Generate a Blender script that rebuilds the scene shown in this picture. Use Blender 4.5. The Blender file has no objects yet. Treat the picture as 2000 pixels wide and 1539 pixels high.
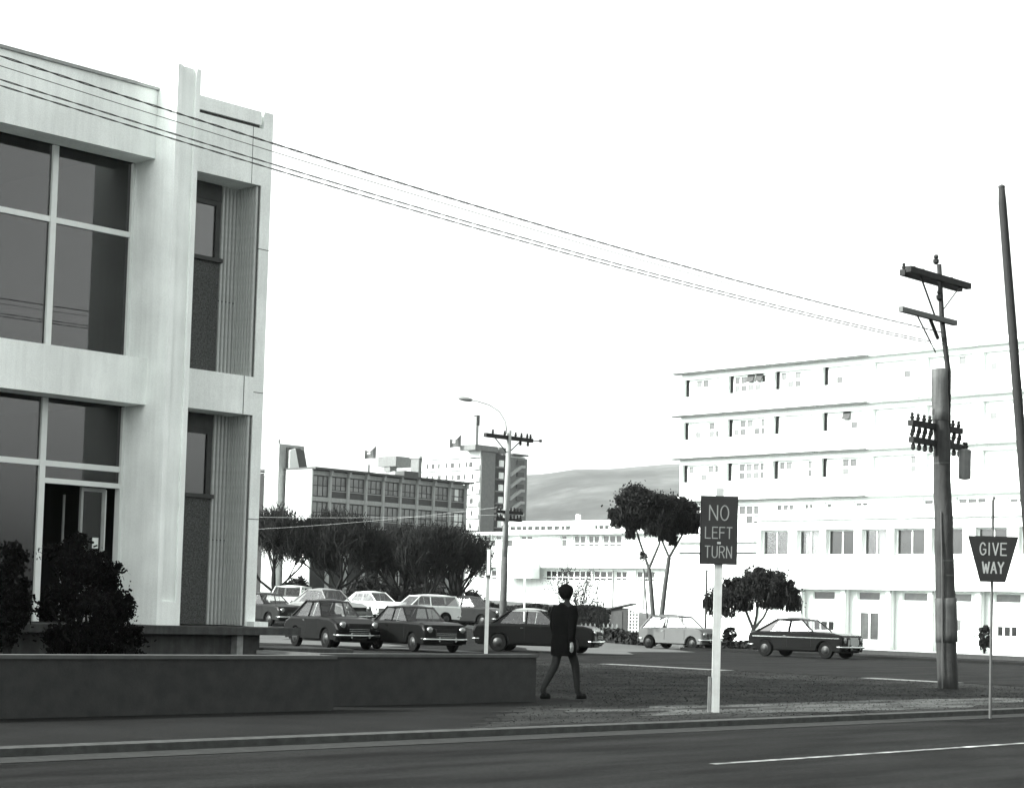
import bpy, bmesh, math, random
import numpy as np
from mathutils import Vector, Matrix
random.seed(7); rng = np.random.default_rng(7)
R = math.radians
scene = bpy.context.scene

# ------------------------------------------------------------------ camera
CAM_H = 1.35
cam_data = bpy.data.cameras.new('camera')
cam = bpy.data.objects.new('camera', cam_data)
scene.collection.objects.link(cam)
cam_data.sensor_width = 36.0; cam_data.sensor_fit = 'HORIZONTAL'
cam_data.lens = 64.8
cam_data.shift_y = 0.1063
cam_data.clip_start = 0.1; cam_data.clip_end = 20000
cam.matrix_world = (Matrix.Translation((0, 0, CAM_H)) @ Matrix.Rotation(R(90) + math.atan(.058), 4, 'X')
                    @ Matrix.Rotation(R(1.66), 4, 'Z'))
scene.camera = cam

# ------------------------------------------------------------------ sky and sun (black and white film: neutral light)
SUN_AZ = Vector((-.95, -.31, 0)).normalized(); SUN_EL = R(31)
world = bpy.data.worlds.new('World'); scene.world = world; world.use_nodes = True
nt = world.node_tree; nt.nodes.clear()
sky = nt.nodes.new('ShaderNodeTexSky'); sky.sky_type = 'NISHITA'; sky.sun_disc = False
sky.sun_elevation = SUN_EL; sky.sun_rotation = math.atan2(SUN_AZ.x, SUN_AZ.y) % (2*math.pi)
sky.air_density = 1.3; sky.dust_density = 4.0
bw = nt.nodes.new('ShaderNodeRGBToBW'); bg = nt.nodes.new('ShaderNodeBackground'); wo = nt.nodes.new('ShaderNodeOutputWorld')
tint = nt.nodes.new('ShaderNodeMix'); tint.data_type = 'RGBA'; tint.blend_type = 'MULTIPLY'; tint.inputs[0].default_value = 1
tint.inputs[7].default_value = (.965, 1.0, .985, 1)
nt.links.new(sky.outputs[0], bw.inputs[0]); nt.links.new(bw.outputs[0], tint.inputs[6])
nt.links.new(tint.outputs[2], bg.inputs[0]); nt.links.new(bg.outputs[0], wo.inputs[0])
bg.inputs[1].default_value = 0.15
sun_d = bpy.data.lights.new('sun', 'SUN'); sun_d.energy = 2.6; sun_d.angle = R(0.6); sun_d.color = (1, .995, .97)
sun = bpy.data.objects.new('sun', sun_d); scene.collection.objects.link(sun)
sun_dir = Vector((SUN_AZ.x*math.cos(SUN_EL), SUN_AZ.y*math.cos(SUN_EL), math.sin(SUN_EL)))
sun.rotation_euler = (-sun_dir).to_track_quat('-Z', 'Y').to_euler()
scene.view_settings.view_transform = 'Standard'; scene.view_settings.look = 'None'
scene.view_settings.exposure = 2.0; scene.view_settings.gamma = 1.0

# ------------------------------------------------------------------ street grid
GA = R(43.4)
E1 = Vector((math.sin(GA), math.cos(GA), 0)); E2 = Vector((-E1.y, E1.x, 0))
RZ1 = math.atan2(E1.y, E1.x)                 # local x along E1, y inwards
RZ2 = RZ1 - R(90)                            # local x along -E2, y inwards along E1
def sm(a, b, x):
    t = min(1, max(0, (x-a)/(b-a))); return t*t*(3-2*t)
def ground(x, y):
    c1 = x*E1.x + y*E1.y
    if c1 < 42 or y < 40: return 0.0
    q = x/y
    left = 1 - sm(-.045, .03, q); right = sm(.075, .125, q)
    return sm(44, 62, c1)*.75*left - sm(60, 84, c1)*.6*right + sm(88, 128, c1)*2.0*(1-right)*sm(-.2, -.02, q)

# ------------------------------------------------------------------ materials
MATS = {}
def mat(name, v, rough=.8, var=.12, scale=3.0, bump=.15, bscale=40.0, spec=.3, streak=0.0, metal=0.0, tintc=(.955, 1.0, .97), rnd=0.0, patch=None):
    if name in MATS: return MATS[name]
    m = bpy.data.materials.new(name); m.use_nodes = True; n = m.node_tree.nodes; l = m.node_tree.links
    p = n['Principled BSDF']; p.inputs['Roughness'].default_value = rough; p.inputs['Metallic'].default_value = metal
    p.inputs['Specular IOR Level'].default_value = spec
    tc = n.new('ShaderNodeTexCoord')
    nz = n.new('ShaderNodeTexNoise'); nz.inputs['Scale'].default_value = scale; nz.inputs['Detail'].default_value = 7
    nz.inputs['Roughness'].default_value = .62
    l.new(tc.outputs['Object'], nz.inputs['Vector'])
    mr = n.new('ShaderNodeMapRange'); mr.inputs[1].default_value = .3; mr.inputs[2].default_value = .7
    mr.inputs[3].default_value = v*(1-var); mr.inputs[4].default_value = v*(1+var)
    l.new(nz.outputs['Fac'], mr.inputs[0]); val = mr.outputs[0]
    def mul(a, b):
        k = n.new('ShaderNodeMath'); k.operation = 'MULTIPLY'; l.new(a, k.inputs[0]); l.new(b, k.inputs[1]); return k.outputs[0]
    if streak:
        mp = n.new('ShaderNodeMapping'); mp.inputs['Scale'].default_value = (9, 9, .55)
        l.new(tc.outputs['Object'], mp.inputs[0])
        n2 = n.new('ShaderNodeTexNoise'); n2.inputs['Scale'].default_value = 1.4; n2.inputs['Detail'].default_value = 6
        l.new(mp.outputs[0], n2.inputs['Vector'])
        m2 = n.new('ShaderNodeMapRange'); m2.inputs[1].default_value = .35; m2.inputs[2].default_value = .62
        m2.inputs[3].default_value = 1-streak; m2.inputs[4].default_value = 1.0
        l.new(n2.outputs['Fac'], m2.inputs[0]); val = mul(val, m2.outputs[0])
    if patch:
        n3 = n.new('ShaderNodeTexNoise'); n3.inputs['Scale'].default_value = patch[0]; n3.inputs['Detail'].default_value = 5
        if len(patch) > 2:
            mp = n.new('ShaderNodeMapping'); mp.inputs['Rotation'].default_value = (0, 0, -RZ1); mp.inputs['Scale'].default_value = (1, patch[2], 1)
            l.new(tc.outputs['Object'], mp.inputs[0]); l.new(mp.outputs[0], n3.inputs['Vector'])
        else: l.new(tc.outputs['Object'], n3.inputs['Vector'])
        m3 = n.new('ShaderNodeMapRange'); m3.inputs[1].default_value = .38; m3.inputs[2].default_value = .62
        m3.inputs[3].default_value = 1-patch[1]; m3.inputs[4].default_value = 1+patch[1]
        l.new(n3.outputs['Fac'], m3.inputs[0]); val = mul(val, m3.outputs[0])
    if rnd:
        oi = n.new('ShaderNodeObjectInfo'); m4 = n.new('ShaderNodeMapRange'); m4.inputs[3].default_value = 1-rnd; m4.inputs[4].default_value = 1+rnd
        l.new(oi.outputs['Random'], m4.inputs[0]); val = mul(val, m4.outputs[0])
    cb = n.new('ShaderNodeCombineColor')
    for i in range(3):
        k = n.new('ShaderNodeMath'); k.operation = 'MULTIPLY'; k.inputs[1].default_value = tintc[i]; l.new(val, k.inputs[0]); l.new(k.outputs[0], cb.inputs[i])
    l.new(cb.outputs[0], p.inputs['Base Color'])
    if bump:
        nb = n.new('ShaderNodeTexNoise'); nb.inputs['Scale'].default_value = bscale; nb.inputs['Detail'].default_value = 4
        l.new(tc.outputs['Object'], nb.inputs['Vector'])
        b = n.new('ShaderNodeBump'); b.inputs['Strength'].default_value = bump; b.inputs['Distance'].default_value = .02
        l.new(nb.outputs['Fac'], b.inputs['Height']); l.new(b.outputs[0], p.inputs['Normal'])
    MATS[name] = m; return m
def glass_mat(name, see=.5, refl=.09, rough=.01):
    m = bpy.data.materials.new(name); m.use_nodes = True; n = m.node_tree.nodes; l = m.node_tree.links
    for x in list(n):
        if x.type == 'BSDF_PRINCIPLED': n.remove(x)
    out = [x for x in n if x.type == 'OUTPUT_MATERIAL'][0]
    t = n.new('ShaderNodeBsdfTransparent'); t.inputs[0].default_value = (see, see, see, 1)
    g = n.new('ShaderNodeBsdfGlossy'); g.inputs['Roughness'].default_value = rough
    fr = n.new('ShaderNodeFresnel'); fr.inputs[0].default_value = 1.5
    k = n.new('ShaderNodeMath'); k.operation = 'MULTIPLY_ADD'; k.inputs[1].default_value = 1.0; k.inputs[2].default_value = refl-.04
    l.new(fr.outputs[0], k.inputs[0])
    mx = n.new('ShaderNodeMixShader'); l.new(k.outputs[0], mx.inputs[0]); l.new(t.outputs[0], mx.inputs[1]); l.new(g.outputs[0], mx.inputs[2])
    l.new(mx.outputs[0], out.inputs[0]); MATS[name] = m; return m

CONC = mat('pale_concrete', .86, .9, .10, 55, .3, 70, streak=.07, patch=(.9, .08))
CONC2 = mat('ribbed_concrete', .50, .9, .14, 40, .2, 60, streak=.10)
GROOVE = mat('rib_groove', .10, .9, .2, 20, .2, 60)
AGG = mat('exposed_aggregate', .075, .9, .75, 38, .9, 55)
METALW = mat('pale_aluminium', .72, .4, .05, 4, 0, metal=.0, spec=.5)
DARKSTRIP = mat('dark_flashing', .05, .7, .2, 6, .1)
CAP = mat('grey_flashing', .30, .7, .2, 6, .1)
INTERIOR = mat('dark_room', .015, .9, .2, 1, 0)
WHITE = mat('white_paint_wall', .74, .8, .05, 1.2, .08, 30, streak=.06)
WHITE2 = mat('white_paint_trim', .78, .7, .04, 2, 0)
GREYB = mat('grey_concrete', .30, .85, .12, 2, .15, 30, streak=.15)
SPAN = mat('dark_spandrel', .035, .6, .2, 2, .05)
BRICK = mat('grey_brickwork', .13, .9, .18, 1.2, .2, 8)
FGLASS = mat('window_glass', .014, .08, .4, .6, 0, spec=.6, rnd=.5)
MGLASS = mat('dull_window_glass', .045, .12, .5, .8, 0, spec=.6, rnd=.45)
BLIND = mat('drawn_blind', .66, .5, .1, 1.5, 0, spec=.5, rnd=.12)
GLASS = glass_mat('clear_glass', .45, .065)
CARGLASS = glass_mat('car_glass', .72, .07)
ROOFD = mat('dark_roof', .06, .8, .2, 1, .1)
WOOD = mat('weathered_pole_wood', .085, .85, .25, 2, .5, 25, streak=.45)
WOODD = mat('dark_creosote_wood', .012, .8, .25, 4, .4, 25)
PORC = mat('dark_porcelain', .012, .4, .2, 5, 0, spec=.25)
WIRE = mat('cable_black', .02, .6, .2, 5, .6, 50)
STEEL = mat('galvanised_steel', .30, .5, .15, 5, .05, metal=.3)
POSTW = mat('white_painted_post', .32, .6, .12, 5, .15, 20, streak=.18)
SIGNB = mat('sign_face_dark', .010, .6, .15, 3, 0, spec=.2)
SIGNT = mat('sign_letter_white', .13, .6, .12, 8, 0)
SIGNBACK = mat('sign_letter_bright', .20, .6, .1, 8, 0)
ASPH = mat('road_asphalt', .0105, .95, .45, 30, .6, 120, spec=.06, patch=(.30, .45, 6.0))
PATHM = mat('footpath_asphalt', .0105, .95, .25, 18, .5, 90, spec=.06, patch=(.6, .25))
KERBM = mat('kerb_concrete', .05, .95, .3, 6, .3, 50, spec=.1)
GRASSM = mat('dry_grass', .019, .95, .30, 14, .6, 60, patch=(.5, .45, 2.5), spec=.05)
EARTH = mat('ground_earth', .06, .95, .3, .8, .4, 12)
LINE = mat('road_paint', .20, .8, .6, 7, .2, patch=(2.2, .5), spec=.1)
WALLD = mat('dark_garden_wall', .024, .85, .25, 5, .3, 40)
COPE = mat('wall_coping', .06, .8, .2, 5, .2, 40)
STEPM = mat('step_concrete', .05, .85, .3, 5, .3, 40, streak=.3)
LEAFD = mat('dark_leaf', .010, .8, .5, 5, 0, rnd=.1, spec=.12)
LEAFN = mat('black_green_leaf', .005, .9, .5, 5, 0, spec=.04)
LEAFM = mat('leaf', .045, .6, .5, 3, 0)
TWIG = mat('twig_bark', .014, .9, .4, 4, 0, spec=.1)
BARK = mat('bark', .05, .9, .3, 5, .6, 20)
HEDGE = mat('hedge_leaf', .016, .8, .5, 3, 0, spec=.12)
RUB = mat('tyre_rubber', .006, .9, .1, 4, 0, spec=.05)
CHROME = mat('chrome', .45, .22, .03, 4, 0, metal=1.0)
HUB = mat('hubcap', .03, .45, .05, 4, 0, metal=.6)
UNDER = mat('under_body', .01, .9, .1, 4, 0)
SEATM = mat('car_seat', .06, .7, .1, 4, 0)
HEADL = mat('headlamp_glass', .14, .12, .05, 4, 0, spec=.5)
TEXT_THICK = .004

# ------------------------------------------------------------------ mesh helpers
class MB:
    def __init__(s): s.v = []; s.f = []
    def poly(s, pts):
        o = len(s.v); s.v += [tuple(p) for p in pts]; s.f.append(tuple(range(o, o+len(pts)))); return s
    def box(s, x0, x1, y0, y1, z0, z1):
        o = len(s.v)
        s.v += [(x, y, z) for z in (z0, z1) for y in (y0, y1) for x in (x0, x1)]
        s.f += [tuple(o+i for i in q) for q in ((0, 2, 3, 1), (4, 5, 7, 6), (0, 1, 5, 4), (2, 6, 7, 3), (0, 4, 6, 2), (1, 3, 7, 5))]
        return s
    def prism(s, pts, z0, z1):                       # plan polygon (ccw) extruded up
        o = len(s.v); n = len(pts)
        s.v += [(p[0], p[1], z0) for p in pts] + [(p[0], p[1], z1) for p in pts]
        s.f.append(tuple(o+n-1-i for i in range(n))); s.f.append(tuple(o+n+i for i in range(n)))
        for i in range(n):
            j = (i+1) % n; s.f.append((o+i, o+j, o+n+j, o+n+i))
        return s
    def xz(s, pts, y0, y1):                          # polygon in x,z extruded along y
        o = len(s.v); n = len(pts)
        s.v += [(p[0], y0, p[1]) for p in pts] + [(p[0], y1, p[1]) for p in pts]
        s.f.append(tuple(o+i for i in range(n))); s.f.append(tuple(o+2*n-1-i for i in range(n)))
        for i in range(n):
            j = (i+1) % n; s.f.append((o+j, o+i, o+n+i, o+n+j))
        return s
    def tube(s, pts, r, n=8, r1=None, cap=True):
        pts = [Vector(p) for p in pts]; o = len(s.v); k = len(pts)
        rs = r if isinstance(r, (list, tuple)) else [r + ((r1 if r1 is not None else r)-r)*i/(k-1) for i in range(k)]
        prev = None
        for i, p in enumerate(pts):
            d = (pts[min(i+1, k-1)] - pts[max(i-1, 0)]).normalized()
            a = Vector((0, 0, 1)) if abs(d.z) < .9 else Vector((1, 0, 0))
            u = d.cross(a).normalized() if prev is None else (prev - d*prev.dot(d)).normalized()
            prev = u; w = d.cross(u)
            for j in range(n):
                t = 2*math.pi*j/n; q = p + (u*math.cos(t) + w*math.sin(t))*rs[i]; s.v.append(tuple(q))
        for i in range(k-1):
            for j in range(n):
                a = o+i*n+j; b = o+i*n+(j+1) % n; s.f.append((a, a+n, b+n, b))
        if cap:
            s.f.append(tuple(o+j for j in range(n))); s.f.append(tuple(o+(k-1)*n+n-1-j for j in range(n)))
        return s
    def lathe(s, prof, axis='z', n=16, c=(0, 0, 0)):  # prof: (radius, height)
        o = len(s.v)
        for r, h in prof:
            for j in range(n):
                t = 2*math.pi*j/n; a, b = r*math.cos(t), r*math.sin(t)
                p = {'z': (a, b, h), 'y': (a, h, b), 'x': (h, a, b)}[axis]
                s.v.append((p[0]+c[0], p[1]+c[1], p[2]+c[2]))
        for i in range(len(prof)-1):
            for j in range(n):
                a = o+i*n+j; b = o+i*n+(j+1) % n; s.f.append((a, b, b+n, a+n))
        s.f.append(tuple(o+n-1-j for j in range(n))); s.f.append(tuple(o+(len(prof)-1)*n+j for j in range(n)))
        return s
    def bar(s, a, b, w, h=None):                     # square bar between two points
        return s.tube([a, b], w*.7071, 4)
    def grid_wall(s, x0, x1, z0, z1, holes, y, depth):
        xs = sorted({x0, x1, *[min(max(h[i], x0), x1) for h in holes for i in (0, 1)]})
        zs = sorted({z0, z1, *[min(max(h[i], z0), z1) for h in holes for i in (2, 3)]})
        def solid(i, j):
            if i < 0 or j < 0 or i >= len(xs)-1 or j >= len(zs)-1: return False
            cx = (xs[i]+xs[i+1])/2; cz = (zs[j]+zs[j+1])/2
            return not any(h[0] < cx < h[1] and h[2] < cz < h[3] for h in holes)
        Y = y+depth
        for i in range(len(xs)-1):
            for j in range(len(zs)-1):
                if not solid(i, j): continue
                a, b, c, d = xs[i], xs[i+1], zs[j], zs[j+1]
                s.poly([(a, y, c), (b, y, c), (b, y, d), (a, y, d)]); s.poly([(b, Y, c), (a, Y, c), (a, Y, d), (b, Y, d)])
                if not solid(i-1, j): s.poly([(a, Y, c), (a, y, c), (a, y, d), (a, Y, d)])
                if not solid(i+1, j): s.poly([(b, y, c), (b, Y, c), (b, Y, d), (b, y, d)])
                if not solid(i, j-1): s.poly([(a, Y, c), (b, Y, c), (b, y, c), (a, y, c)])
                if not solid(i, j+1): s.poly([(a, y, d), (b, y, d), (b, Y, d), (a, Y, d)])
        return s
    def mesh(s, name, m, smooth=False):
        me = bpy.data.meshes.new(name); me.from_pydata(s.v, [], s.f); me.update()
        if m: me.materials.append(m)
        if smooth:
            for p in me.polygons: p.use_smooth = True
        return me
    def build(s, name, m, parent=None, smooth=False, label=None):
        me = s.mesh(name, m, smooth); o = bpy.data.objects.new(name, me); scene.collection.objects.link(o)
        if parent is not None: o.parent = parent
        if label: o['label'] = label
        return o
def obj(name, me, parent=None, loc=None, rotz=None):
    o = bpy.data.objects.new(name, me); scene.collection.objects.link(o)
    if parent is not None: o.parent = parent
    if loc is not None: o.location = loc
    if rotz is not None: o.rotation_euler = (0, 0, rotz)
    return o
def tag(o, label, cat, group=None):
    o['label'] = label; o['category'] = cat
    if group: o['group'] = group
    return o
def thing(name, label, cat, loc=(0, 0, 0), rotz=0, group=None):
    o = bpy.data.objects.new(name, None); scene.collection.objects.link(o); o.empty_display_size = .3
    o.location = loc; o.rotation_euler = (0, 0, rotz); return tag(o, label, cat, group)
def struct(o): o['kind'] = 'structure'; return o
def stuff(o): o['kind'] = 'stuff'; return o
def copy_tree(o, parent=None):
    c = o.copy(); scene.collection.objects.link(c); c.parent = parent
    for ch in list(o.children): copy_tree(ch, c)
    return c
def quads_mesh(name, C, A, B, m, parent=None):
    """many small quads: centres C, half axes A and B (n,3 arrays)"""
    n = len(C); V = np.empty((n, 4, 3), np.float32)
    V[:, 0] = C-A-B; V[:, 1] = C+A-B; V[:, 2] = C+A+B; V[:, 3] = C-A+B
    me = bpy.data.meshes.new(name); me.vertices.add(n*4); me.vertices.foreach_set('co', V.ravel())
    me.loops.add(n*4); me.loops.foreach_set('vertex_index', np.arange(n*4, dtype=np.int32))
    me.polygons.add(n); me.polygons.foreach_set('loop_start', np.arange(0, n*4, 4, dtype=np.int32))
    me.update(calc_edges=True); me.validate(); me.materials.append(m)
    return obj(name, me, parent)
def rand_dirs(n):
    d = rng.normal(size=(n, 3)); return d/np.linalg.norm(d, axis=1)[:, None]
def leaves(name, centres, m, size, parent=None, flat=0.0):
    n = len(centres); a = rand_dirs(n); b = np.cross(a, rand_dirs(n)); b /= np.linalg.norm(b, axis=1)[:, None]+1e-9
    s = size*(.6+.8*rng.random(n))[:, None]
    return quads_mesh(name, np.asarray(centres), a*s, b*s*.55, m, parent)
def ellipsoid_pts(n, c, r, hollow=.55):
    d = rand_dirs(n); rr = (hollow + (1-hollow)*rng.random(n)**.6)[:, None]
    return np.array(c) + d*rr*np.array(r)
def clumped(n, c, r, k=30, cr=.28, hollow=.6):
    cc = ellipsoid_pts(k, c, np.array(r)*.86, hollow); i = rng.integers(0, k, n)
    sz = (cr*(.6+.8*rng.random(k)))[i][:, None]
    return cc[i] + rng.normal(size=(n, 3))*.5*sz*np.array([1, 1, .8])*np.mean(r)

# ================================================================== THE SETTING
ROAD_Z = -.08
_gr = ground
def ground(x, y): return -.09 + _gr(x, y)
xs = np.unique(np.concatenate([np.linspace(-9000, -260, 14), np.arange(-240, 241, 8.0), np.linspace(260, 9000, 14)]))
ys = np.unique(np.concatenate([[-400, -100], np.arange(-40, 330, 7.0), np.linspace(340, 9000, 24)]))
g = MB(); nx = len(xs)
for y in ys:
    for x in xs: g.v.append((x, y, ground(x, y)))
for j in range(len(ys)-1):
    for i in range(nx-1):
        a = j*nx+i; g.f.append((a, a+1, a+nx+1, a+nx))
struct(g.build('ground', EARTH, smooth=True))
def grid_obj(mb, name, m, **k):
    o = mb.build(name, m, **k); o.rotation_euler = (0, 0, RZ1); return o
struct(grid_obj(MB().poly([(-90, -12, ROAD_Z), (37.5, -12, ROAD_Z), (37.5, 14.55, ROAD_Z), (-90, 14.55, ROAD_Z)]), 'road', ASPH))
sr = MB()
cs = [37.5] + list(np.arange(38, 61, 2.0)); ds = list(np.arange(-60, 96, 3.0))
for b in ds:
    for a in cs:
        p = E1*a + E2*b; sr.v.append((a, b, max(ground(p.x, p.y), -.09) + .01 if p.y > 30 else ROAD_Z))
for j in range(len(ds)-1):
    for i in range(len(cs)-1):
        a = j*len(cs)+i; sr.f.append((a, a+1, a+len(cs)+1, a+len(cs)))
struct(grid_obj(sr, 'side_road', ASPH))
# raised verge with rounded corner, footpath along the garden wall, grass
def arc(cx, cy, r, a0, a1, n=8): return [(cx+r*math.cos(R(a0+(a1-a0)*i/n)), cy+r*math.sin(R(a0+(a1-a0)*i/n))) for i in range(n+1)]
K = .16
vp = [(-60, 14.5+K)] + arc(37.6-K-6, 14.5+K+6, 6, -90, 0) + [(37.6-K, 90), (-60, 90)]
struct(grid_obj(MB().prism(vp, -.3, 0), 'footpath', PATHM))
rj = random.Random(5); gp = [(18.6-3.4*k_/26+rj.uniform(-.45, .45)*(1+.6*math.sin(k_)), 17.6-2.88*k_/26) for k_ in range(27)] + [(31.4, 14.72), (34.4, 15.8), (36.3, 18.0), (36.9, 20.8), (36.9, 32), (30, 36), (23.5, 26), (21.2, 18.4), (19.4, 17.75)]
struct(grid_obj(MB().poly([(x, y, .005) for x, y in gp]), 'grass_verge', GRASSM))
rj = random.Random(9); dp = []
for k_ in range(60):
    t_ = 2*math.pi*k_/60; f_ = 1+.16*math.sin(3*t_+1)+.10*math.sin(5*t_+2)+rj.uniform(-.09, .09)
    dp.append((25.2+6.6*math.cos(t_)*f_, 16.15+1.0*math.sin(t_)*f_, .0065))
struct(grid_obj(MB().poly(dp), 'sunlit_grass', mat('sunlit_dry_grass', .058, .95, .30, 10, .6, 60, patch=(.7, .45, 3.0), spec=.05)))  # paler dry grass; sunlit brightness is painted into its colour
for cx_, cy_, rx_, ry_, se in ((21.9, 16.35, 1.05, .17, 1), (23.4, 17.1, .95, .16, 2), (25.6, 17.9, 1.2, .28, 3), (20.2, 17.0, .7, .3, 4)):
    rq = random.Random(se); ph = [rq.uniform(0, 6.28) for _ in range(4)]
    pts = [(cx_+rx_*math.cos(t_)*(1+.12*math.sin(3*t_+ph[0])+.07*math.sin(7*t_+ph[1])), cy_+ry_*math.sin(t_)*(1+.2*math.sin(2*t_+ph[2])), .008) for t_ in [2*math.pi*k_/36 for k_ in range(36)]]
    struct(grid_obj(MB().poly(pts), 'dark_patch', mat('dark_ground', .016, .95, .3, 10, .5, 40, spec=.05)))  # flat, irregular dark patches on the verge
for a_, b_ in ((27.6, 31.6), (21.2, 23.6)):
    struct(grid_obj(MB().box(36.95, 37.43, a_, b_, -.05, .012), 'kerb_crossing', mat('pale_concrete_crossing', .13, .9, .25, 6, .2, 40)))
outer = [(-60, 14.5)] + arc(37.6-K-6, 14.5+K+6, 6+K, -90, 0) + [(37.6, 90)]
inner = [(-60, 14.5+K)] + arc(37.6-K-6, 14.5+K+6, 6, -90, 0) + [(37.6-K, 90)]
kb = MB()
for i in range(len(outer)-1):
    a, b, c, d = outer[i], outer[i+1], inner[i+1], inner[i]
    kb.poly([(*a, -.2), (*b, -.2), (*b, -.004), (*a, -.004)]); kb.poly([(*a, -.004), (*b, -.004), (*c, .006), (*d, .006)])
struct(grid_obj(kb, 'kerb', KERBM))
struct(grid_obj(MB().box(60, 60.16, -60, 47, -.3, .02).box(60.16, 62.8, -60, 47, -.3, .016), 'far_kerb', PATHM))
struct(grid_obj(MB().poly([(14.4, 10.80, ROAD_Z+.004), (33, 10.80, ROAD_Z+.004), (33, 10.90, ROAD_Z+.004), (14.4, 10.90, ROAD_Z+.004)]), 'road_line', LINE))
struct(grid_obj(MB().box(-60, 37.4, 13.95, 14.5, ROAD_Z-.01, ROAD_Z+.006), 'gutter', mat('gutter_concrete', .028, .95, .25, 8, .2, 50, spec=.06)))
# short grass tufts on the verge
n = 60000
gx = rng.uniform(15, 37, n); gy = rng.uniform(14.7, 34, n)
def inside(px, py, poly):
    r = np.zeros(len(px), bool); j = len(poly)-1
    for i in range(len(poly)):
        xi, yi = poly[i]; xj, yj = poly[j]
        r ^= ((yi > py) != (yj > py)) & (px < (xj-xi)*(py-yi)/(yj-yi)+xi); j = i
    return r
k = inside(gx, gy, gp) & ~((gx > 20.9) & (gx < 22.9) & (gy > 16.15) & (gy < 16.55)); gx, gy = gx[k], gy[k]; n = len(gx)
hh = rng.uniform(.003, .011, n)
C = np.stack([gx, gy, hh*.8], 1); A = np.stack([rng.normal(0, .0045, n), rng.normal(0, .0045, n), np.zeros(n)], 1)
B = np.stack([rng.normal(0, .012, n), rng.normal(0, .012, n), hh], 1)
o = quads_mesh('grass', C, A, B, mat('grass_blades', .021, .95, .4, 6, 0, spec=.05)); o.rotation_euler = (0, 0, RZ1)
stuff(o); o['label'] = 'short rough grass on the corner verge'; o['category'] = 'grass'

# hills
hx = np.linspace(-2600, 3400, 150); hy = np.linspace(1900, 4200, 46)
hb = MB(); 
def hill(x, y):
    q = x/y; ridge = np.interp(q, [-.6, -.12, -.02, .012, .03, .05, .09, .2, .6], [.050, .056, .070, .0735, .0775, .079, .082, .088, .07])
    t = min(1, max(0, (y-1950)/1650)); base = ridge*y*(t**.75)
    return base*(1 + .05*math.sin(x*.006+y*.002)*(1-t) + .035*math.sin(x*.019+1.7+y*.007)*(1-t*.8)) + (14*math.sin(x*.0035+y*.0041)+7*math.sin(x*.011-y*.006))*min(t*3, 1)*(1-t*.6)
for y in hy:
    for x in hx: hb.v.append((x, y, hill(x, y) - .5))
for j in range(len(hy)-1):
    for i in range(len(hx)-1):
        a = j*len(hx)+i; hb.f.append((a, a+1, a+len(hx)+1, a+len(hx)))
struct(hb.build('hills', mat('hill_scrub', .045, .95, .65, .03, .9, .06, patch=(.0045, .65), spec=.03), smooth=True))

# ================================================================== LEFT OFFICE BUILDING
P0 = Vector((-5.25, 29.5, 0))
LB = thing('office_building', 'pale concrete office building with tall fins and recessed dark glazing, left side of view', 'building', P0, RZ1)
def fin(x0, x1, nm='fin'):
    f = MB().box(x0, x1, .055, 1.1, .95, 9.95).build(nm, CONC, LB)
    e = .085
    MB().box(x0, x0+e, 0, .054, .95, 9.95).build('fin_edge', CONC, f); MB().box(x1-e, x1, 0, .054, .95, 9.95).build('fin_edge', CONC, f)
    MB().box(x0+e+.001, x1-e-.001, .001, .054, .95, 1.32).build('fin_foot', CONC, f)
fin(-.45, 0); fin(-6.0, -5.55)
for x0, x1 in ((-5.549, -.451), (-11.5, -6.001)):
    MB().box(x0, x1, .53, 1.06, 4.47, 5.22).build('floor_beam', CONC, LB)
    par = MB().box(x0, x1, .53, 1.06, 8.48, 9.60).build('parapet', CONC, LB)
    MB().box(x0, x1-.0, .49, 1.1, 9.601, 9.65).build('coping', CAP, par)
wp = MB().box(.001, 1.719, .5, 1.04, 8.44, 9.42).build('parapet', CONC, LB)
MB().box(.001, 1.66, .53, 1.04, 9.421, 9.47).build('flashing', DARKSTRIP, wp)
MB().box(.001, 1.66, .48, 1.04, 9.471, 9.70).build('coping', CONC, wp)
MB().box(.001, 1.719, .5, 1.04, 4.51, 5.16).build('floor_beam', CONC, LB)
pr = MB().box(1.72, 1.93, .5, 1.1, .95, 9.72).build('corner_pier', CONC, LB)
MB().box(1.50, 1.512, .496, .52, 4.512, 5.158).build('joint', DARKSTRIP, LB)
MB().box(1.50, 1.508, .496, .52, 8.442, 9.418).build('joint', DARKSTRIP, LB)
for z in (2.75, 4.9, 7.35): MB().box(1.715, 1.935, .497, .52, z, z+.012).build('joint', DARKSTRIP, pr)
# ribbed recess walls with separate ribs
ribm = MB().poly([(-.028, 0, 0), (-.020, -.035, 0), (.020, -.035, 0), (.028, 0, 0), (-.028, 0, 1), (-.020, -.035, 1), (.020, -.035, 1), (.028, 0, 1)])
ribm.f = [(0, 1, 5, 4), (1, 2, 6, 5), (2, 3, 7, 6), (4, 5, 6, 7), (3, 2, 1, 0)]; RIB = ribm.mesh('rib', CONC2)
for z0, z1 in ((.96, 4.505), (5.165, 8.435)):
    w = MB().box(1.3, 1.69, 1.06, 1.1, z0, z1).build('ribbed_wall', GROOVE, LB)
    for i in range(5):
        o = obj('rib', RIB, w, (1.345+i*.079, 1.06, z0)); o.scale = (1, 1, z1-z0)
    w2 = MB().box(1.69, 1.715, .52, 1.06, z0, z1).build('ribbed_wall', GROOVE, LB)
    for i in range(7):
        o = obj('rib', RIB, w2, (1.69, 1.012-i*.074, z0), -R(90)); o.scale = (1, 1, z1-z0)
    for zz in ((z0+z1)/2-.35,):
        MB().box(1.3, 1.69, 1.028, 1.0595, zz, zz+.014).build('joint', DARKSTRIP, w)
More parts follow.
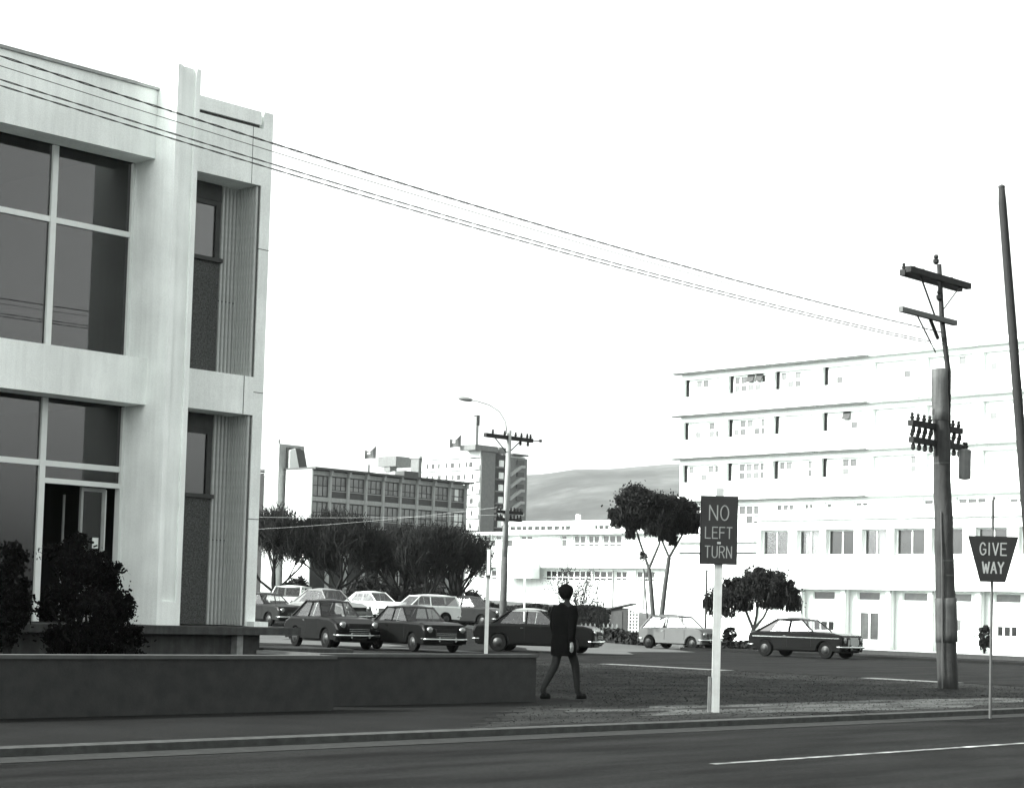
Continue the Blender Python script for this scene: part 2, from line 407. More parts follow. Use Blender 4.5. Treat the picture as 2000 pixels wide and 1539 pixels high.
# narrow windows over aggregate panels beside the fin
for z0, zs, zt, z1 in ((.96, 3.08, 4.25, 4.505), (5.165, 7.10, 8.15, 8.435)):
    MB().box(.001, 1.299, 1.03, 1.1, z0, zs).build('aggregate_panel', AGG, LB)
    w = MB().box(.001, .12, 1.04, 1.1, zs+.07, zt).box(1.2, 1.299, 1.04, 1.1, zs+.07, zt).box(.12, 1.2, 1.04, 1.1, zt-.08, zt).build('window', DARKSTRIP, LB)
    MB().box(.001, 1.33, .97, 1.1, zs+.001, zs+.069).build('sill', DARKSTRIP, w)
    MB().box(.12, 1.2, 1.07, 1.08, zs+.07, zt-.08).build('pane', GLASS, w)
    MB().box(.001, 1.299, 1.03, 1.1, zt+.001, z1).build('head_panel', DARKSTRIP, LB)
# big glazed bays
def bay(x1, n, door=False):
    step = 1.50
    for k in range(n):
        xr = x1 - k*step; xl = xr - step
        for lev, (za, zt, zb) in enumerate(((5.225, 7.29, 8.475), (.96, 3.44, 4.465))):
            w = MB().box(xl-.05, xl+.05, 1.07, 1.19, za, zb).build('window', METALW, LB)
            fr = [(zt-.045, zt+.045)]
            if lev == 1 and k == 0: fr.append((3.13, 3.21))
            for a, b in fr: MB().box(xl+.051, xr-.051, 1.08, 1.17, a, b).build('transom', METALW, w)
            zz = [za] + [q for a, b in sorted(fr) for q in (a, b)] + [zb]
            for i in range(0, len(zz), 2):
                if lev == 1 and k == 0 and i == 0: continue
                MB().box(xl+.051, xr-.051, 1.12, 1.132, zz[i]+.001, zz[i+1]-.001).build('pane', GLASS, w)
bay(-.45, 4)
MB().box(-.50, -.452, 1.06, 1.2, .96, 4.46).box(-.50, -.452, 1.06, 1.2, 5.23, 8.47).build('window_jamb', METALW, LB)
# entrance door ajar, with its notice
DRM = mat('door_metal', .30, .45, .1, 5, 0, spec=.5)
dr = MB().box(-1.10, -1.06, 1.25, 1.31, .97, 3.12).box(-.70, -.645, 1.25, 1.31, .97, 3.12).box(-1.06, -.70, 1.25, 1.31, 3.06, 3.12).box(-1.06, -.70, 1.25, 1.31, .97, 1.12).build('door', DRM, LB)
MB().box(-1.06, -.70, 1.275, 1.283, 1.12, 3.06).build('pane', GLASS, dr)
MB().box(-.645, -.63, 1.24, 1.32, 1.0, 3.1).build('door_edge', METALW, dr)
MB().box(-.85, -.74, 1.262, 1.27, 2.15, 2.32).build('notice', WHITE2, dr)
MB().box(-1.20, -1.17, 1.6, 1.63, .97, 3.0).build('inner_door_frame', DRM, LB)
# interior, roof, rear volume
sh = MB()
sh.box(-11.5, 1.69, 1.25, 32, 8.9, 9.3); sh.box(-11.5, 1.69, 1.25, 32, 4.6, 5.1); sh.box(-11.5, 1.69, 1.12, 32, .3, .94)
sh.box(-11.5, 1.69, 7.0, 7.2, .94, 8.9); sh.box(-11.7, -11.5, .6, 32, 0, 9.4); sh.box(0.0, .12, 1.2, 7.0, .94, 8.9)
sh.build('interior', INTERIOR, LB)
MB().box(1.72, 1.93, 1.101, 32, 0, 9.6).build('end_wall', CONC, LB)
MB().box(-11.7, 1.93, 32.01, 32.2, 0, 9.6).build('rear_wall', CONC, LB)
# platform, plinth and steps
pf = MB().box(-11.5, 2.25, -.32, 1.2, .82, .945).build('platform', STEPM, LB)
MB().box(-11.5, 1.6, -.05, 1.1, 0, .815).build('plinth', STEPM, LB)
MB().box(1.0, 1.12, -.22, -.06, .1, .815).build('pier', mat('pale_pier', .22, .8, .3, 6, .2), LB)
MB().box(1.75, 2.05, .3, .62, .946, 1.03).build('pier_foot', CONC, LB)
for i in range(3): MB().box(1.62, 3.6, -.15-.35*i, 1.1, .0+.0, .60-.2*i).build('step', STEPM, LB)

# low garden walls with copings (c1,c2 frame)
def garden_wall(label, x0, x1, y, ret=0):
    t = thing('garden_wall', label, 'wall', (0, 0, 0), RZ1)
    MB().box(x0, x1, y, y+.22, -.05, .655).build('wall_body', WALLD, t)
    MB().box(x0-.02, x1+.02, y-.03, y+.25, .656, .70).build('coping', COPE, t)
    if ret:
        MB().box(x0, x0+.22, y+.221, y+ret, -.05, .655).build('wall_return', WALLD, t)
        MB().box(x0-.02, x0+.24, y+.251, y+ret, .656, .70).build('coping', COPE, t)
    # move the origin of the empty to the wall's base
    b = E1*((x0+x1)/2) + E2*y; t.location = b
    for c in t.children: c.location = (-(x0+x1)/2, -y, 0)
garden_wall('long low dark garden wall in front of the big shrub and platform', -14, 15.75, 17.95)
garden_wall('low dark garden wall in front of the parked cars, ending beside the pedestrian', 16.1, 20.35, 18.65, 1.3)

# ================================================================== BUILDINGS BEHIND
_pm = {}
def box_mesh(name, sx, sy, sz, m):
    k = (name, round(sx, 3), round(sy, 3), round(sz, 3), m.name)
    if k not in _pm: _pm[k] = MB().box(0, sx, 0, sy, 0, sz).mesh(name, m)
    return _pm[k]
def window(parent, x0, x1, z0, z1, y, nx, nz, frame, glass, fw=.06, zsplit=None, name='window'):
    """frame with separate panes; glass may be a function (i, j) -> material"""
    zc = zsplit or [z0+(z1-z0)*j/nz for j in range(nz+1)]; xc = [x0+(x1-x0)*i/nx for i in range(nx+1)]
    holes = [(xc[i]+fw/2+(fw/2 if i == 0 else 0), xc[i+1]-fw/2-(fw/2 if i == nx-1 else 0), zc[j]+fw/2+(fw/2 if j == 0 else 0), zc[j+1]-fw/2-(fw/2 if j == len(zc)-2 else 0)) for i in range(nx) for j in range(len(zc)-1)]
    w = MB().grid_wall(x0, x1, z0, z1, holes, y, .08).build(name, frame, parent)
    for q, h in enumerate(holes):
        gm = glass(q) if callable(glass) else glass
        obj('pane', box_mesh('pane', h[1]-h[0], .02, h[3]-h[2], gm), w, (h[0], y+.04, h[2]))
    return w

# ---- three storey grey block behind the bare trees
MBD = thing('grid_block', 'long grey concrete block with nine window bays and white end wall, behind bare trees', 'building', (-26.87, 247, 0), RZ1)
bays = [0] + [3.06+3.255*i for i in range(9)]
for lo, hi in ((15.2, 15.8), (11.5, 12.1), (7.8, 8.4)):
    MB().box(.01, 29.4, -.12, .25, lo, hi).build('floor_band', GREYB, MBD)
MB().box(0, 29.4, .4, 12, 0, 19.2).build('core', INTERIOR, MBD)
MB().box(.01, 29.4, -.05, .38, 18.72, 19.3).build('head_band', GREYB, MBD)
rf = MB().box(-.3, 30.0, -.9, 12.5, 19.45, 19.72).build('roof', ROOFD, MBD)
for i, x in enumerate(bays[1:]):
    c = MB().box(x-.17, x+.17, -.3, .2, 0, 18.7).build('column', GREYB, MBD)
    MB().xz([(x-.26, 18.72), (x+.26, 18.72), (x+.17, 19.44), (x-.17, 19.44)], -.6, -.06).build('bracket', GREYB, c)
RGLASS = mat('grey_reflecting_glass', .15, .15, .35, .7, 0, spec=.5, rnd=.3)
DKF = mat('dark_window_frame', .012, .6, .1, 3, 0)
for i in range(9):
    x0 = bays[i]+(.12 if i == 0 else .18); x1 = bays[i+1]-.18
    for lev, b in enumerate((15.8, 12.1, 8.4)):
        top = b+2.9 if lev == 0 else b+3.08
        sill = b+.05 if i == 0 else b+.98
        lit = (i == 8)
        def gm(q, lit=lit, i=i, lev=lev):
            if lit and (q in (2, 3, 4, 5) if lev else q in (2, 3)): return BLIND
            return RGLASS
        window(MBD, x0, x1, sill, top, .1, 3, 2, DKF, gm, .12, [sill, sill+(top-sill)*(.38 if i else .52), top])
        if i: 
            s = MB().box(x0, x1, .05, .2, b, sill-.1).build('spandrel', SPAN, MBD); MB().box(x0, x1, -.02, .2, sill-.099, sill-.001).build('sill', GREYB, s)
MB().box(-.25, -.001, -.1, 5.3, 0, 19.42).build('end_wall', WHITE, MBD)
tw = MB().box(-1.2, 3.2, 5.75, 8.7, 0, 23.0).build('stair_tower', GREYB, MBD)
MB().box(-1.25, 3.25, 5.7, 8.75, 18.75, 18.95).build('string_course', CAP, tw)
MB().box(0, 2.2, 5.31, 5.74, 0, 22.6).build('recess', DARKSTRIP, MBD)
MB().xz([(1.1, 22.6), (2.6, 22.3), (3.3, 19.73), (1.9, 19.73)], 5.0, 5.3).build('roof_stair_panel', ROOFD, MBD)
MB().xz([(.1, 22.2), (1.05, 22.5), (1.85, 19.73), (.1, 19.73)], 5.02, 5.3).build('roof_wall', WHITE, MBD)
MB().tube([(-.9, 6.2, 23), (-.9, 6.2, 23.6)], .1, 6).build('vent', DARKSTRIP, tw)
MB().tube([(11.0, 1, 19.72), (11.0, 1, 20.9)], .12, 6).build('vent', DARKSTRIP, rf)
MB().box(20.6, 23.4, 4.0, 6, 19.73, 20.9).build('roof_tank', ROOFD, rf)

# ---- far hospital slab: white flank, brick end, stair tower, chimney
HT = thing('hospital_tower', 'tall far slab block with white window flank, grey brick end and chimney', 'building', (-8.18, 480, 0), RZ1)
MB().box(0, 17.0, .4, 22, 0, 42.2).build('core', WHITE, HT)
MB().box(0, 5.1, 0, .39, 0, 42.4).build('brick_wall', BRICK, HT)
MB().box(-.25, -.001, .35, 22.3, 0, 42.6).build('white_wall', WHITE, HT)
for i in range(9):
    z = 40.6-3.2*i
    MB().box(-.30, -.251, .4, 22.2, z, z+.30).build('floor_line', SPAN, HT)
    for k in range(8):
        y = 2.6+2.45*k + (.5 if (i*7+k*3) % 5 == 0 else 0); wd = .7 if (i+k) % 3 else 1.3
        obj('window', box_mesh('window', .06, wd, 1.35, SPAN), HT, (-.31, y, z-2.2))
    MB().box(-.45, -.31, .42, 1.6, z-2.9, z-1.7).build('balcony', CAP, HT)
bal = MB().box(5.101, 10.7, .1, .39, 0, 42.2).build('recess', INTERIOR, HT)
for i in range(10):
    z = 38.6-3.2*i
    MB().box(5.3, 10.5, -.5, .099, z, z+.35).build('balcony', BRICK, HT)
    MB().box(6.6, 7.8, -.55, .099, z+.36, z+2.0).build('balcony_panel', WHITE2, HT)
MB().box(10.71, 17.6, .2, .39, 0, 41.8).build('stair_wall', BRICK, HT)
for i in range(6):
    z = 38.6-3.2*i
    MB().xz([(10.9, z-1.9), (15.0, z+.6), (16.2, z+.6), (16.2, z+1.3), (14.7, z+1.3), (10.9, z-1.1)], -.6, .19).build('stair_flight', CAP, HT)
    MB().box(13.4, 16.0, -.3, .19, z+1.4, z+2.6).build('landing', DARKSTRIP, HT)
MB().box(17.61, 19.2, 1.5, 6, 0, 37).build('rear_wing', GREYB, HT)
MB().box(-3.2, 5.3, -.6, 5, 42.61, 44.0).build('roof_slab', BRICK, HT)
MB().box(6.1, 8.6, -.4, 4, 42.4, 44.0).build('roof_slab', BRICK, HT)
MB().box(11, 17, -.8, 3, 42.41, 42.8).build('canopy', ROOFD, HT)
ch = MB().box(-1.5, -.55, 1, 1.9, 44.01, 51.4).build('chimney', GREYB, HT)
MB().box(-1.35, -.3, .9, 2.0, 49.2, 51.9).build('chimney_cap', SPAN, ch)
HW = thing('hospital_wing', 'lower white far wing with brick roof heads left of the chimney block', 'building', (-8.18+E2.x*26, 480+E2.y*26, 0), RZ1)
MB().box(0, 14, 0, 26, 0, 38.2).build('white_wall', WHITE, HW)
MB().box(-.06, -.001, 0, 26, 37.6, 37.8).build('floor_line', CAP, HW)
MB().box(-.8, 3, -3.0, .0, 0, 41.4).build('brick_pillar', BRICK, HW); MB().box(-1.0, 4, -3.4, .4, 41.41, 42).build('roof_slab', GREYB, HW)
MB().box(-.5, 2, 8.6, 11.0, 38.21, 39.6).build('stair_head', BRICK, HW); MB().box(-.8, 5, 6.0, 13.2, 39.61, 42.3).build('roof_tank', BRICK, HW)
for k in range(6): obj('window', box_mesh('window', .06, 1.1, 1.4, SPAN), HW, (-.07, 2+3.6*k, 35.2))
FLAGM = mat('flag_cloth', .09, .8, .15, .5, 0)
def flag(label, x, z, g):
    t = thing('flag', label, 'flag', (x, 480, 30), 0, g)
    MB().tube([(0, 0, 0), (0, 0, z-30+.3)], .06, 6).build('flagpole', WHITE2, t)
    m = MB(); nu, nv = 8, 5
    for j in range(nv):
        for i in range(nu):
            u, v = i/(nu-1), j/(nv-1); px = .1+2.9*u
            zb = -2.45 + .1*math.sin(u*5) + .35*u; zt = -.05 - .55*math.sin(u*2.6) + 1.5*max(0, u-.45)/.55
            m.v.append((px, .35*math.sin(u*6+v), z-30 + zb + (zt-zb)*v))
    for j in range(nv-1):
        for i in range(nu-1):
            a = j*nu+i; m.f.append((a, a+1, a+nu+1, a+nu))
    m.build('cloth', FLAGM, t)
    c = MB(); zz = z-30-1.25
    c.poly([(.75, -.45, zz), (1.5, -.45, zz+.05), (1.55, -.45, zz+.55), (.8, -.45, zz+.5)]); c.build('emblem', WHITE2, t)
flag('dark flag with white canton patch, left of the two, over the white wing', -38.9, 42.0, 'flags')
flag('dark flag with white canton patch, nearer the chimney', -16.8, 45.6, 'flags')

# ---- long low white building in the middle
LW = thing('low_white_building', 'long low white two-storey building with strip windows beneath the hills', 'building', (16.14, 165, 0), RZ2)
cl = [(22.44, 21.75), (21.6, 20.95), (20.85, 20.25), (20.1, 19.45), (19.2, 18.55), (18.4, 17.8), (17.6, 16.9), (16.65, 16.0), (15.7, 15.3), (15.2, 14.6), (11.5, 11.2), (11.0, 10.45), (10.3, 9.8), (9.1, 8.4), (7.9, 7.2), (6.8, 6.1), (5.4, 4.7), (4.3, 3.6), (3.1, 2.5)]
MB().grid_wall(-22.9, 1.5, 8.95, 9.62, [(-a, -b, 9.12, 9.47) for a, b in cl], .1, .25).build('clerestory_wall', WHITE, LW)
for a, b in cl: obj('clerestory_window', box_mesh('clerestory_window', a-b, .03, .35, FGLASS), LW, (-a, .2, 9.12))
MB().box(-23.2, 1.8, -.35, 6, 9.621, 9.95).build('roof', WHITE2, LW)
MB().box(-30.4, 1.8, -.8, 6, 8.66, 8.94).build('roof', WHITE2, LW)
g1 = [(25.9, 22.0), (21.0, 18.6), (15.72, 14.25), (14.1, 12.55), (12.32, 10.85), (10.5, 8.1)]
MB().grid_wall(-28.2, 1.5, 5.55, 8.655, [(-a, -b, 7.45, 8.62) for a, b in g1], 0, .3).build('upper_wall', WHITE, LW)
for a, b in g1:
    nxp = max(2, round((a-b)/.72))
    window(LW, -a, -b, 7.45, 8.62, .12, nxp, 2, WHITE2, lambda q: (BLIND if rng.random() < (.15 if a < 16 else .5) else MGLASS), .12, [7.45, 7.80 if a < 15 else 8.2, 8.62])
g2 = [(27.2, 24.0), (18.3, 12.45), (12.2, 9.75), (9.5, 8.0), (6.95, 4.7)]
MB().grid_wall(-28.2, 1.5, 1.2, 5.5, [(-a, -b, 4.28, 5.3) for a, b in g2], .75, .3).build('lower_wall', WHITE, LW)
MB().box(-28.2, 1.5, .02, .76, 5.501, 5.549).build('soffit', WHITE, LW)
for a, b in g2:
    window(LW, -a, -b, 4.28, 5.3, .9, max(2, round((a-b)/.75)), 2, WHITE2, lambda q: (MGLASS if rng.random() < .35 else FGLASS), .11, [4.28, 4.62, 5.3])
MB().box(-28.2, 1.5, 1.4, 6, 1.2, 8.6).build('core', INTERIOR, LW)
b = MB().box(-22.9, -18.3, -1.2, .0, 4.42, 5.9).build('projecting_bay', WHITE, LW)
MB().tube([(-22.3, -1.1, .5), (-22.3, -1.1, 4.4)], .1, 6).build('bay_post', DARKSTRIP, b)
MB().box(-15.6, -15.3, 2, 2.4, 9.951, 10.7).build('vent', WHITE2, LW)
for a in (9.62, 5.9): MB().tube([(-a, .68, 1.8), (-a, .68, 5.3)], .07, 6).build('downpipe', GREYB, LW)

# ---- white multi-storey building on the right
RB = thing('white_block', 'white multi-storey block with ledges and recessed windows, right side of view', 'building', (12.14, 130, 0), R(-47))
PIT = 4.07; NB = 8; X1 = PIT*NB-.35
up = []
for s in range(3):
    zt = 17.98-3.03*s
    for k in range(NB): up.append((k*PIT-.25, k*PIT+3.1, zt-1.25, zt))
MB().grid_wall(-.45, X1, 8.9+.35, 18.40, up, 0, .55).build('upper_wall', WHITE, RB)
for s in range(4):
    z = 18.42-3.03*s
    for k in range(NB):
        MB().box(k*PIT-.42+(-.7 if k == 0 else .03), (k+1)*PIT-.42, -.62, .3, z, z+.16).build('ledge', WHITE2, RB)
    MB().box(-.45, X1, -.2, .3, z+.161, z+.45).build('parapet_band', WHITE, RB)
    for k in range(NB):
        MB().box(k*PIT-.40+(-.5 if k == 0 else .06), (k+1)*PIT-.50, -.5, -.001, z-.07, z-.001).build('under_ledge_strip', mat('painted_ledge_shade', .22, .8, .2, 3, 0) if k < 4 else WHITE2, RB)  # grey strips paint the shadow line beneath the ledges in the left bays
MB().box(-.45, X1, .56, 9, 9.3, 18.4).build('core', INTERIOR, RB)
MB().box(-.45, X1, .31, 9, 18.42, 18.6).build('roof', ROOFD, RB)
rw = random.Random(12); grey = {}
for i in range(3*NB):
    kbay, flo = i % NB, i//NB
    for q in range(10):
        if rw.random() < (.55, .6, .4, .25, .1, .08, .2, .1)[kbay]*(.6, .9, 1.1)[flo]: grey[(i, q)] = rw.random()
PALE = mat('pale_reflecting_pane', .10, .2, .2, 2, 0, spec=.5)
PALE2 = mat('grey_reflecting_pane', .055, .2, .3, 2, 0, spec=.5)
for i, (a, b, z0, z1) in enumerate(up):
    MB().box(a+.001, a+.27, .29, .40, z0+.001, z1-.001).build('window_edge_strip', mat('painted_glass_shadow', .012, .2, .2, 3, 0) if i % NB < 4 else BLIND, RB)  # dark strips paint the jamb's shadow on the glass in the left bays
    window(RB, a+.272, b, z0, z1, .30, 5, 2, WHITE2, lambda q, i=i: (BLIND if (i, q) not in grey else PALE if grey[(i, q)] < .6 else PALE2), .13, [z0, z0+.60, z1])
for a in (5.35, 6.1):           # two top-hung sashes propped open on the top floor
    o = MB().box(0, .6, 0, .05, -.52, 0).build('open_sash', SPAN, RB); o.location = (a, .28, 17.95); o.rotation_euler = (R(-24), 0, 0)
o = MB().box(0, .6, 0, .05, -.52, 0).build('open_sash', SPAN, RB); o.location = (13.5, .28, 14.93); o.rotation_euler = (R(-22), 0, 0)
# storey with paired sashes and the row of small windows above the podium
h4 = [(.2, 2.6, 7.6, 9.0), (3.6, 6.8, 7.6, 9.0)] + [(8.15, 9.75, 8.47, 9.0), (10.5, 11.35, 8.52, 9.0), (12.35, 13.25, 8.55, 9.0), (14.65, 15.75, 8.62, 9.0), (19.9, 21.4, 8.62, 9.05), (22.4, 24.5, 8.62, 9.08), (26, 28, 8.6, 9.0)]
MB().grid_wall(-.45, X1, 7.3, 9.249, h4, 0, .4).build('wall', WHITE, RB)
for a, b, z0, z1 in h4:
    two = z1-z0 > 1
    window(RB, a, b, z0, z1, .18, max(2, round((b-a)/.62)), 2 if two else 1, WHITE2, lambda q: (BLIND if rng.random() < .12 else MGLASS), .11)
MB().box(-.45, X1, .41, 9, 7.3, 9.24).build('core', INTERIOR, RB)
# podium
W2 = [(7.2, 9.6), (10.3, 12.2), (12.7, 14.95), (15.55, 17.5), (18.05, 20.35), (20.85, 23.1), (24, 26.2), (27, 29)]
MB().grid_wall(6.95, X1+1, 3.42, 7.85, [(a, b, 5.5, 7.2) for a, b in W2], -.3, .6).build('podium_wall', WHITE, RB)
MB().box(6.8, X1+1.1, -.55, .05, 7.851, 8.1).build('podium_coping', WHITE2, RB)
CURT = mat('net_curtain', .55, .8, .1, 5, 0)
for i, (a, b) in enumerate(W2):
    w = window(RB, a, b, 5.5, 7.2, .05, 2, 1, WHITE2, FGLASS, .09)
    if i in (1, 3): MB().box(a+.9 if i == 3 else a+.45, b-.1, .16, .2, 5.6, 7.1).build('curtain', CURT, RB)
    if i in (1, 3, 0):
        for c in w.children: c.data = box_mesh('pane', (b-a)/2-.135, .02, 1.52, CARGLASS)
MB().grid_wall(6.95, X1+1, 3.43, 7.84, [], .62, .1).build('podium_core', INTERIOR, RB)
MB().box(-1.2, 6.949, -.3, .3, -.75, 5.62).build('plain_wall', WHITE, RB)
for z in (5.63, 6.32): MB().box(-1.0, 6.8, -.55, .1, z+.10, z+.22).build('ledge', WHITE2, RB); 
MB().box(-.4, 6.94, .05, .3, 5.621, 7.299).build('wall', WHITE, RB)
MB().box(-.2, 6.7, -.1, .049, 5.66, 5.78).box(-.2, 6.7, -.1, .049, 6.34, 6.42).build('louvre', CAP, RB)
# ground floor: canopy, columns, glazing, doors
cn = MB().box(6.951, X1+1, -.9, .3, 3.30, 3.415).build('canopy', WHITE2, RB)
gf = [(8.2, 10.0), (11.5, 13.3), (15.1, 16.85), (18.55, 20.55), (21.7, 23.6), (25.2, 27)]
holes = [(a, b, 2.6, 3.2) for a, b in gf] + [(a, b, .55, 1.95) for a, b in (gf[0], gf[1])] + [(15.15, 16.8, 0, 1.95), (19.3, 20.4, 0, 2.0), (21.8, 22.9, .8, 1.6), (25.3, 26.8, .5, 1.9)]
MB().grid_wall(6.951, X1+1, -.75, 3.29, holes, .0, .3).build('ground_wall', WHITE, RB)
for i, (a, b) in enumerate(gf): window(RB, a, b, 2.6, 3.2, .1, 1, 1, WHITE2, MGLASS if i < 3 else PALE, .07, name='fanlight')
for a, b in (gf[0], gf[1], (25.3, 26.8)): window(RB, a, b, .55, 1.95, .1, 3, 2, WHITE2, lambda q: (BLIND if q % 2 else FGLASS), .1)
window(RB, 21.8, 22.9, .8, 1.6, .1, 2, 1, WHITE2, PALE, .08)
d = window(RB, 15.15, 16.8, 0, 1.95, .12, 2, 1, WHITE2, MGLASS, .12, name='door')
d2 = window(RB, 19.3, 20.4, 0, 2.0, .12, 1, 1, WHITE2, BLIND, .1, name='door')
for x in (10.8, 14.34, 17.85, 20.97, 24.4):
    c = MB().box(x-.16, x+.16, -.55, -.05, -.75, 3.29).build('column', WHITE, RB)
    MB().tube([(x+.22, -.5, -.7), (x+.22, -.5, 3.29)], .05, 6).build('downpipe', GREYB, c)
MB().box(6.951, X1+1, .35, .5, -.75, 3.29).build('ground_core', INTERIOR, RB)
MB().box(-1.21, X1+1, -.95, -.31, -.75, -.45).build('base_step', GREYB, RB)

# ================================================================== POLES, WIRES, SIGNS
GL = {  # stroke letters in a box of width 1 and height 1
 'N': [[(0, 0), (0, 1), (1, 0), (1, 1)]], 'L': [[(0, 1), (0, 0), (1, 0)]], 'E': [[(1, 1), (0, 1), (0, 0), (1, 0)], [(0, .52), (.85, .52)]],
 'F': [[(1, 1), (0, 1), (0, 0)], [(0, .52), (.85, .52)]], 'T': [[(0, 1), (1, 1)], [(.5, 1), (.5, 0)]],
 'U': [[(0, 1), (0, .28)] + [(.5-.5*math.cos(R(a)), .28-.28*math.sin(R(a))) for a in range(20, 180, 20)] + [(1, .28), (1, 1)]],
 'R': [[(0, 0), (0, 1), (.6, 1), (.9, .92), (1, .76), (.9, .58), (.6, .5), (0, .5)], [(.5, .5), (1, 0)]],
 'O': [[(.5+.5*math.sin(R(a)), .5+.5*math.cos(R(a))) for a in range(0, 361, 20)]],
 'G': [[(.5+.5*math.sin(R(a)), .5+.5*math.cos(R(a))) for a in range(55, -221, -20)] + [(1, .18), (1, .45), (.6, .45)]],
 'I': [[(.5, 0), (.5, 1)]], 'V': [[(0, 1), (.5, 0), (1, 1)]], 'W': [[(0, 1), (.25, 0), (.5, .8), (.75, 0), (1, 1)]],
 'A': [[(0, 0), (.5, 1), (1, 0)], [(.18, .34), (.82, .34)]], 'Y': [[(0, 1), (.5, .48), (1, 1)], [(.5, .48), (.5, 0)]]}
def letters(parent, word, xc, z0, h, w, gap, st, y, m):
    tot = sum((w*(.35 if c == 'I' else 1.25 if c == 'W' else 1)) for c in word) + gap*(len(word)-1); x = xc-tot/2
    for c in word:
        cw = w*(.35 if c == 'I' else 1.25 if c == 'W' else 1); b = MB()
        for k, pl in enumerate(GL[c]):
            pts = [(x+p[0]*cw, z0+p[1]*h) for p in pl]
            for q in range(len(pts)-1):
                (ax, az), (bx, bz) = pts[q], pts[q+1]; L = math.hypot(bx-ax, bz-az); ux, uz = (bx-ax)/L, (bz-az)/L
                ex = st*.32; ax -= ux*ex; az -= uz*ex; bx += ux*ex; bz += uz*ex; nx_, nz_ = -uz*st/2, ux*st/2
                yy = y - .0006*q - .0003*k
                b.poly([(ax+nx_, yy, az+nz_), (bx+nx_, yy, bz+nz_), (bx-nx_, yy, bz-nz_), (ax-nx_, yy, az-nz_)][::-1])
        b.build('letter', m, parent); x += cw+gap

NL = thing('no_left_turn_sign', 'dark rectangular NO LEFT TURN sign on a white timber post on the verge', 'road sign', (2.92, 25.82, 0), R(-2))
MB().box(-.055, .055, .02, .13, -.1, 3.14).build('post', POSTW, NL)
MB().box(-.105, -.066, .03, .13, -.1, .50).build('stake', mat('old_stake', .10, .9, .3, 8, .3), NL)
b = MB().box(-.265, .245, -.012, .018, 2.07, 3.03).build('board', SIGNB, NL)
MB().box(-.272, -.2655, -.016, .018, 2.065, 3.035).box(.2455, .252, -.016, .018, 2.065, 3.035).build('board_edge', WOODD, NL)
letters(b, 'NO', -.012, 2.69, .205, .110, .045, .017, -.0135, SIGNT)
letters(b, 'LEFT', -.012, 2.435, .155, .070, .030, .0145, -.0135, SIGNT)
letters(b, 'TURN', -.012, 2.165, .158, .068, .032, .0145, -.0135, SIGNT)
MB().box(-.03, .02, -.02, -.0135, 2.355, 2.385).build('bolt_plate', SIGNBACK, b)

GW = thing('give_way_sign', 'dark tapered GIVE WAY sign on a slim grey post at the right edge', 'road sign', (7.33, 28.0, 0), R(-3))
MB().tube([(0, .05, -.1), (0, .05, 3.22), (.02, .05, 3.28)], .022, 8).build('post', mat('dull_post', .06, .7, .2, 6, .1), GW)
b = MB().xz([(-.38, 2.68), (-.19, 1.985), (.19, 1.985), (.38, 2.68)], -.012, .012).build('board', SIGNB, GW)
letters(b, 'GIVE', 0, 2.395, .18, .082, .04, .020, -.0135, SIGNBACK)
letters(b, 'WAY', 0, 2.12, .165, .078, .03, .024, -.0135, SIGNBACK)

_ins = {}
def insulator(par, x, y, z, s=1.0, flip=False):
    k = (round(s, 2), flip)
    if k not in _ins:
        pr_ = [(.02, 0), (.05, .03), (.055, .08), (.03, .1), (.045, .13), (.03, .17)]
        if flip: pr_ = [(.02, -.16), (.055, -.13), (.05, -.03), (.02, 0)]
        _ins[k] = MB().lathe([(a*s, b*s) for a, b in pr_], 'z', 8).mesh('insulator', PORC)
    return obj('insulator', _ins[k], par, (x, y, z))
# ---- right hand power pole, spliced
RP = thing('power_pole', 'thick spliced wooden power pole with several crossarms, right foreground', 'power pole', (9.02, 37.81, 0), RZ1)
rr = random.Random(3)
def lean(z): return (-.030*z, .031*z)
def log(z0, z1, r0, r1, n=16, jit=.012):
    m = MB(); pts = []; rs = []
    for i in range(n):
        t = i/(n-1); z = z0+(z1-z0)*t; lx, ly = lean(z); pts.append((lx+rr.uniform(-jit, jit), ly+rr.uniform(-jit, jit), z)); rs.append(r0+(r1-r0)*t+rr.uniform(-jit, jit)*.5)
    return m.tube(pts, rs, 14)
pl = log(-.2, 6.55, .215, .155).build('pole', mat('dark_weathered_wood', .032, .85, .3, 3, .5, 25, streak=.4), RP, smooth=True)
log(.95, 1.85, .222, .218, 6, .004).build('pale_band', mat('grey_pole_band', .06, .85, .3, 4, .3, 25, streak=.4), pl, smooth=True)  # paler sleeve around the lower part of the pole
log(5.5, 6.56, .176, .163, 6, .004).build('grey_top', WOOD, pl, smooth=True)
lx, ly = lean(6)
MB().tube([(lx+.17, ly-.10, 4.6), (lx+.16, ly-.09, 6.5), (lx+.06, ly+.02, 7.6), (lx-.0, ly+.07, 8.75)], .062, 10, .048).build('upper_pole', WOODD, RP, smooth=True)
lx, ly = lean(8); lx += .04
def arm(x0, x1, y, z, s, name='crossarm', m=WOODD): return MB().box(lx+x0, lx+x1, ly+y-s/2, ly+y+s/2, z-s/2, z+s/2).build(name, m, RP)
a1 = arm(-1.40, 1.0, -.13, 8.42, .12); a2 = arm(-1.16, 1.15, .16, 8.42, .12)
a3 = arm(-1.62, .52, -.10, 7.58, .10, m=mat('grey_arm_wood', .10, .85, .2, 5, .3))
for k, (z, s) in enumerate(((5.36, .12), (5.02, .12))):
    a = arm(-1.02, .98, -.02 if k else .0, z, s)
    for i in range(9):
        x = lx-.95+i*.23
        if abs(x) < .25: continue
        insulator(a, x, ly, z+.06, .9); insulator(a, x+.05, ly, z-.06, .9, True)
